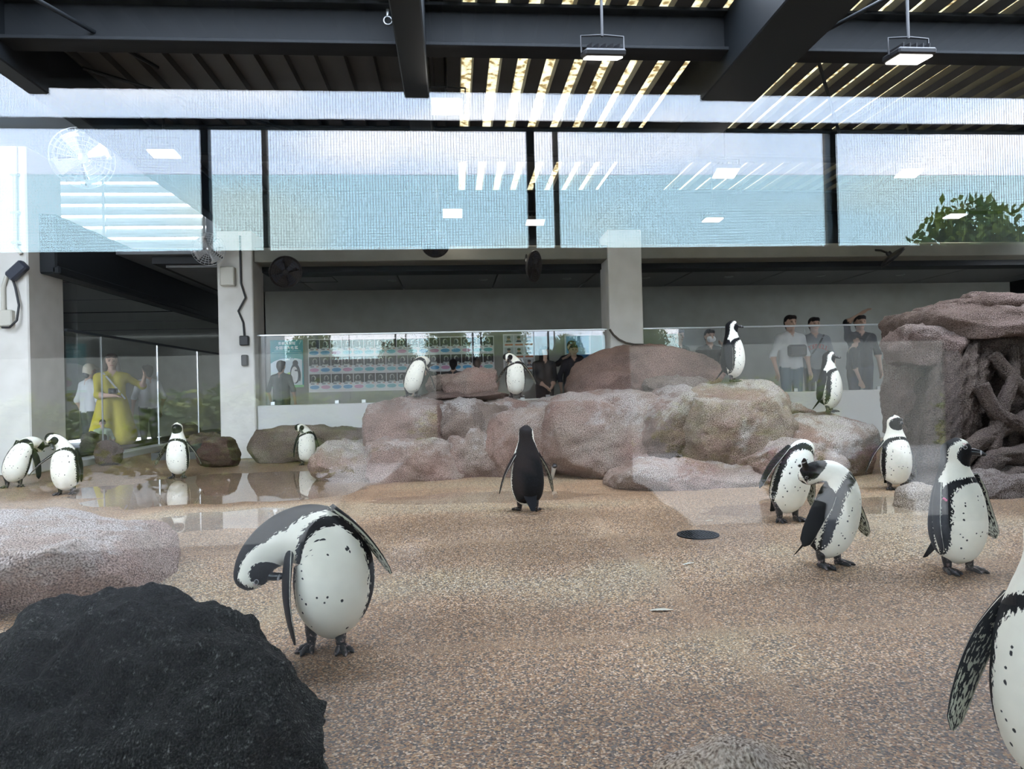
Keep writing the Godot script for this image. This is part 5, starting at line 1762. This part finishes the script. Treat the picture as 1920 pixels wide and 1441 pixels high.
	hk.tube([Vector3(-0.44, 3.86, -5.42), Vector3(-0.44, 3.78, -5.42)], 0.014, 8)
	hk.torus(Transform3D(Basis(Vector3.RIGHT, PI / 2), Vector3(-0.44, 3.745, -5.42)), 0.032, 0.008, 16, 6)
	tag(put("sling_hook", hk.mesh(M.pale_metal)), "small metal sling hook under the roof beside the left girder", "hook")
	# round drain cover
	var gr := thing("drain_cover", "round dark grating set in the floor right of centre", "drain", Vector3(1.37, 0.0, -3.87))
	var rim := MB.new()
	rim.lathe([Vector2(0.118, 0.001), Vector2(0.118, 0.007), Vector2(0.104, 0.007), Vector2(0.102, 0.001)], 36)
	put("rim", rim.mesh(M.steel_dark), gr)
	put("pit", slab(Vector3(-0.072, 0.0012, -0.072), Vector3(0.072, 0.002, 0.072), M.joint), gr)
	for k in 11:
		var x := (k - 5) * 0.018
		var l := sqrt(0.0108 - x * x)
		put("bar", slab(Vector3(x - 0.005, 0.002, -l), Vector3(x + 0.005, 0.006, l), M.steel_dark), gr)
		if k % 2 == 0:
			put("bar", slab(Vector3(-l, 0.0018, x - 0.004), Vector3(l, 0.005, x + 0.004), M.steel_dark), gr)
	# moulted feathers
	var j := 0
	for p in [[Vector3(1.10, 0.004, -3.25), 0.4, 0.07], [Vector3(0.77, 0.004, -2.60), -0.1, 0.09], [Vector3(1.58, 0.004, -4.25), 0.2, 0.05]]:
		var fe := MB.new()
		var rings := []
		for s in 7:
			var t := s / 6.0
			var w: float = p[2] * 0.13 * sin(PI * clampf(t * 0.9 + 0.08, 0, 1)) + 0.0006
			var c := Vector3(p[2] * (t - 0.5), 0.003 * sin(t * PI), 0)
			rings.append(PackedVector3Array([c + Vector3(0, 0, w), c + Vector3(0, 0.0015, 0), c - Vector3(0, 0, w), c - Vector3(0, 0.0012, 0)]))
		fe.loft(rings)
		var fo := put("feather", fe.mesh(M.feather), self, p[0])
		fo.rotation.y = p[1]
		tag(fo, ["pale loose feather on the floor below the drain cover", "pale loose feather nearest the glass", "tiny olive feather on the floor above the drain cover"][j], "feather")
		j += 1
	# thin water lying on the floor
	j = 0
	for p in [[Vector3(-2.1, 0.002, -6.9), Vector2(1.5, 1.15)], [Vector3(-1.55, 0.002, -5.0), Vector2(0.55, 0.42)], [Vector3(2.6, 0.002, -4.55), Vector2(0.9, 0.32)], [Vector3(0.2, 0.002, -5.55), Vector2(0.9, 0.30)]]:
		var w := MB.new()
		var mid := w.vert(p[0])
		for k in 48:
			var a := TAU * k / 48
			var r := 1.0 + 0.35 * noise.get_noise_2d(cos(a) * 1.6 + j * 7.0, sin(a) * 1.6) + 0.12 * noise_fine.get_noise_2d(cos(a) * 0.6 + j, sin(a) * 0.6)
			w.vert(p[0] + Vector3(cos(a) * p[1].x, 0, -sin(a) * p[1].y) * r)
		for k in 48:
			w.face(mid, 1 + k, 1 + (k + 1) % 48)
		tag(put("puddle", w.mesh(M.water_film)), ["broad film of water on the dark floor at left", "small puddle behind the pale ledge", "film of water among the penguins at right", "shallow wet streak before the central rocks"][j], "puddle")
		j += 1
	var nz := thing("spray_nozzle", "small pale spray nozzle at the foot of the central rock", "nozzle", Vector3(0.90, 0.0, -6.42))
	var n1 := MB.new()
	n1.tube([Vector3(0, 0, -0.1), Vector3(0, 0.06, 0), Vector3(0.01, 0.13, 0.03)], [0.018, 0.018, 0.024], 10)
	put("pipe", n1.mesh(M.pale_metal), nz)
	var n2 := MB.new()
	n2.lathe([Vector2(0.001, 0.0), Vector2(0.022, 0.002), Vector2(0.022, 0.02), Vector2(0.001, 0.02)], 12, Transform3D(aim(Vector3(0.1, 0.5, 0.85)), Vector3(0.012, 0.135, 0.035)))
	put("mouth", n2.mesh(M.black_plastic), nz)


# ---------------------------------------------------------------- the root-like overhang at the right
func limb(path: Array, radii: Array, seed_: int, grooves: float, c0: Color, c1: Color, sides := 36, per := 10) -> MB:
	var b := MB.new()
	var rings := []
	var cols := []
	var up := Vector3(0.2, 0.1, 1.0)
	var n := path.size()
	for i in n - 1:
		for s in (per if i < n - 2 else per + 1):
			var t := float(s) / per
			var k0: Vector3 = path[maxi(i - 1, 0)]
			var k1: Vector3 = path[i]
			var k2: Vector3 = path[i + 1]
			var k3: Vector3 = path[mini(i + 2, n - 1)]
			var p: Vector3 = cubic(k0, k1, k2, k3, t)
			var q: Vector3 = (cubic(k0, k1, k2, k3, minf(t + 0.03, 1.0)) - cubic(k0, k1, k2, k3, maxf(t - 0.03, 0.0))).normalized()
			var r: float = lerpf(radii[i], radii[i + 1], t)
			up = (up - q * up.dot(q)).normalized()
			var w := q.cross(up)
			var ring := PackedVector3Array()
			var along := float(i) + t
			for k in sides:
				var a := TAU * k / sides
				var tw := a + 0.35 * along
				var g := ridge.get_noise_3d(cos(tw) * grooves * 0.35 + seed_, sin(tw) * grooves * 0.35, along * 0.22)
				var f := noise.get_noise_3d(cos(tw) * 1.2 + seed_, sin(tw) * 1.2, along * 0.8)
				var rr := r * (0.88 + 0.26 * g + 0.22 * f) + 0.012 * noise_fine.get_noise_3d(cos(tw) + seed_, sin(tw), along)
				ring.append(p + (up * cos(a) + w * sin(a)) * rr)
				cols.append(c0.lerp(c1, clampf(0.5 + 1.1 * noise.get_noise_3dv(p * 1.7 + Vector3(cos(a), sin(a), 0) * 0.2 + Vector3.ONE * seed_ * 2.0), 0.0, 1.0)))
			rings.append(ring)
	b.loft(rings)
	for r in rings.size():
		for k in sides + 1:
			b.col[r * (sides + 1) + k] = cols[r * sides + k % sides]
	for i in range(rings.size() * (sides + 1), b.col.size()):
		b.col[i] = c0
	return b


func build_root_rock() -> void:
	var t := thing("root_overhang", "tall twisted root-like rock with a stone slab overhanging at right", "rock")
	var slab_c := Color(0.27, 0.20, 0.175)
	var slab_d := Color(0.20, 0.15, 0.125)
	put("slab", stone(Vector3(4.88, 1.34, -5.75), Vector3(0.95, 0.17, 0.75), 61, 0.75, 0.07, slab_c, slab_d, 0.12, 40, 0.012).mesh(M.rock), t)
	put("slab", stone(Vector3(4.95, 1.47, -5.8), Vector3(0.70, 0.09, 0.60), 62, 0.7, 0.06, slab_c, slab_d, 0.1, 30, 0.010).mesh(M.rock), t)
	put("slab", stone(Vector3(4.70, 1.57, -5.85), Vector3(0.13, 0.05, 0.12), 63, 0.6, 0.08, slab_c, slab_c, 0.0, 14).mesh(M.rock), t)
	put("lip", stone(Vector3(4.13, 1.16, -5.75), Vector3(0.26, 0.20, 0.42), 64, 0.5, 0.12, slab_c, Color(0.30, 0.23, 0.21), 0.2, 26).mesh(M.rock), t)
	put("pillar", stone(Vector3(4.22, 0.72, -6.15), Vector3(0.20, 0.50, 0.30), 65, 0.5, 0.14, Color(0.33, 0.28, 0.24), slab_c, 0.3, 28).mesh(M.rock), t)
	var w0 := Color(0.105, 0.080, 0.068)
	var w1 := Color(0.150, 0.120, 0.102)
	put("trunk", limb([Vector3(3.86, -0.05, -5.25), Vector3(3.92, 0.32, -5.28), Vector3(4.08, 0.72, -5.35), Vector3(4.32, 1.05, -5.5), Vector3(4.65, 1.30, -5.6)], [0.27, 0.22, 0.20, 0.22, 0.26], 1, 9.0, w0, w1, 64, 16).mesh(M.rock), t)
	put("trunk", limb([Vector3(4.75, -0.05, -5.45), Vector3(4.72, 0.40, -5.5), Vector3(4.70, 0.80, -5.55), Vector3(4.95, 1.25, -5.7)], [0.42, 0.33, 0.28, 0.32], 5, 9.0, w0, w1, 56, 14).mesh(M.rock), t)
	put("trunk", limb([Vector3(4.30, 0.05, -5.75), Vector3(4.34, 0.5, -5.8), Vector3(4.45, 1.0, -5.85), Vector3(4.5, 1.3, -5.85)], [0.34, 0.30, 0.26, 0.26], 9, 8.0, w0, w1, 40, 10).mesh(M.rock), t)
	var roots := [[[Vector3(3.75, 0.14, -5.0), Vector3(4.0, 0.36, -5.02), Vector3(4.25, 0.45, -5.08), Vector3(4.62, 0.58, -5.15)], 0.075], [[Vector3(3.85, 0.02, -4.92), Vector3(4.08, 0.23, -4.97), Vector3(4.3, 0.26, -5.0), Vector3(4.7, 0.34, -5.05)], 0.085], [[Vector3(4.12, 0.80, -5.12), Vector3(4.22, 0.56, -5.06), Vector3(4.40, 0.47, -5.05), Vector3(4.65, 0.22, -5.05)], 0.065],
		[[Vector3(4.05, 0.02, -4.90), Vector3(4.25, 0.10, -4.92), Vector3(4.5, 0.09, -4.95), Vector3(4.8, 0.16, -5.0)], 0.09], [[Vector3(4.35, 1.05, -5.28), Vector3(4.50, 0.80, -5.2), Vector3(4.62, 0.66, -5.15), Vector3(4.8, 0.5, -5.15)], 0.06], [[Vector3(4.1, 0.28, -5.0), Vector3(4.28, 0.62, -5.1), Vector3(4.46, 0.85, -5.2), Vector3(4.6, 1.1, -5.35)], 0.055]]
	var k := 0
	for r in roots:
		put("root", limb(r[0], [r[1], r[1] * 0.9, r[1] * 0.8, r[1] * 0.7], 20 + k, 6.0, w0, w1, 20, 8).mesh(M.rock), t)
		k += 1
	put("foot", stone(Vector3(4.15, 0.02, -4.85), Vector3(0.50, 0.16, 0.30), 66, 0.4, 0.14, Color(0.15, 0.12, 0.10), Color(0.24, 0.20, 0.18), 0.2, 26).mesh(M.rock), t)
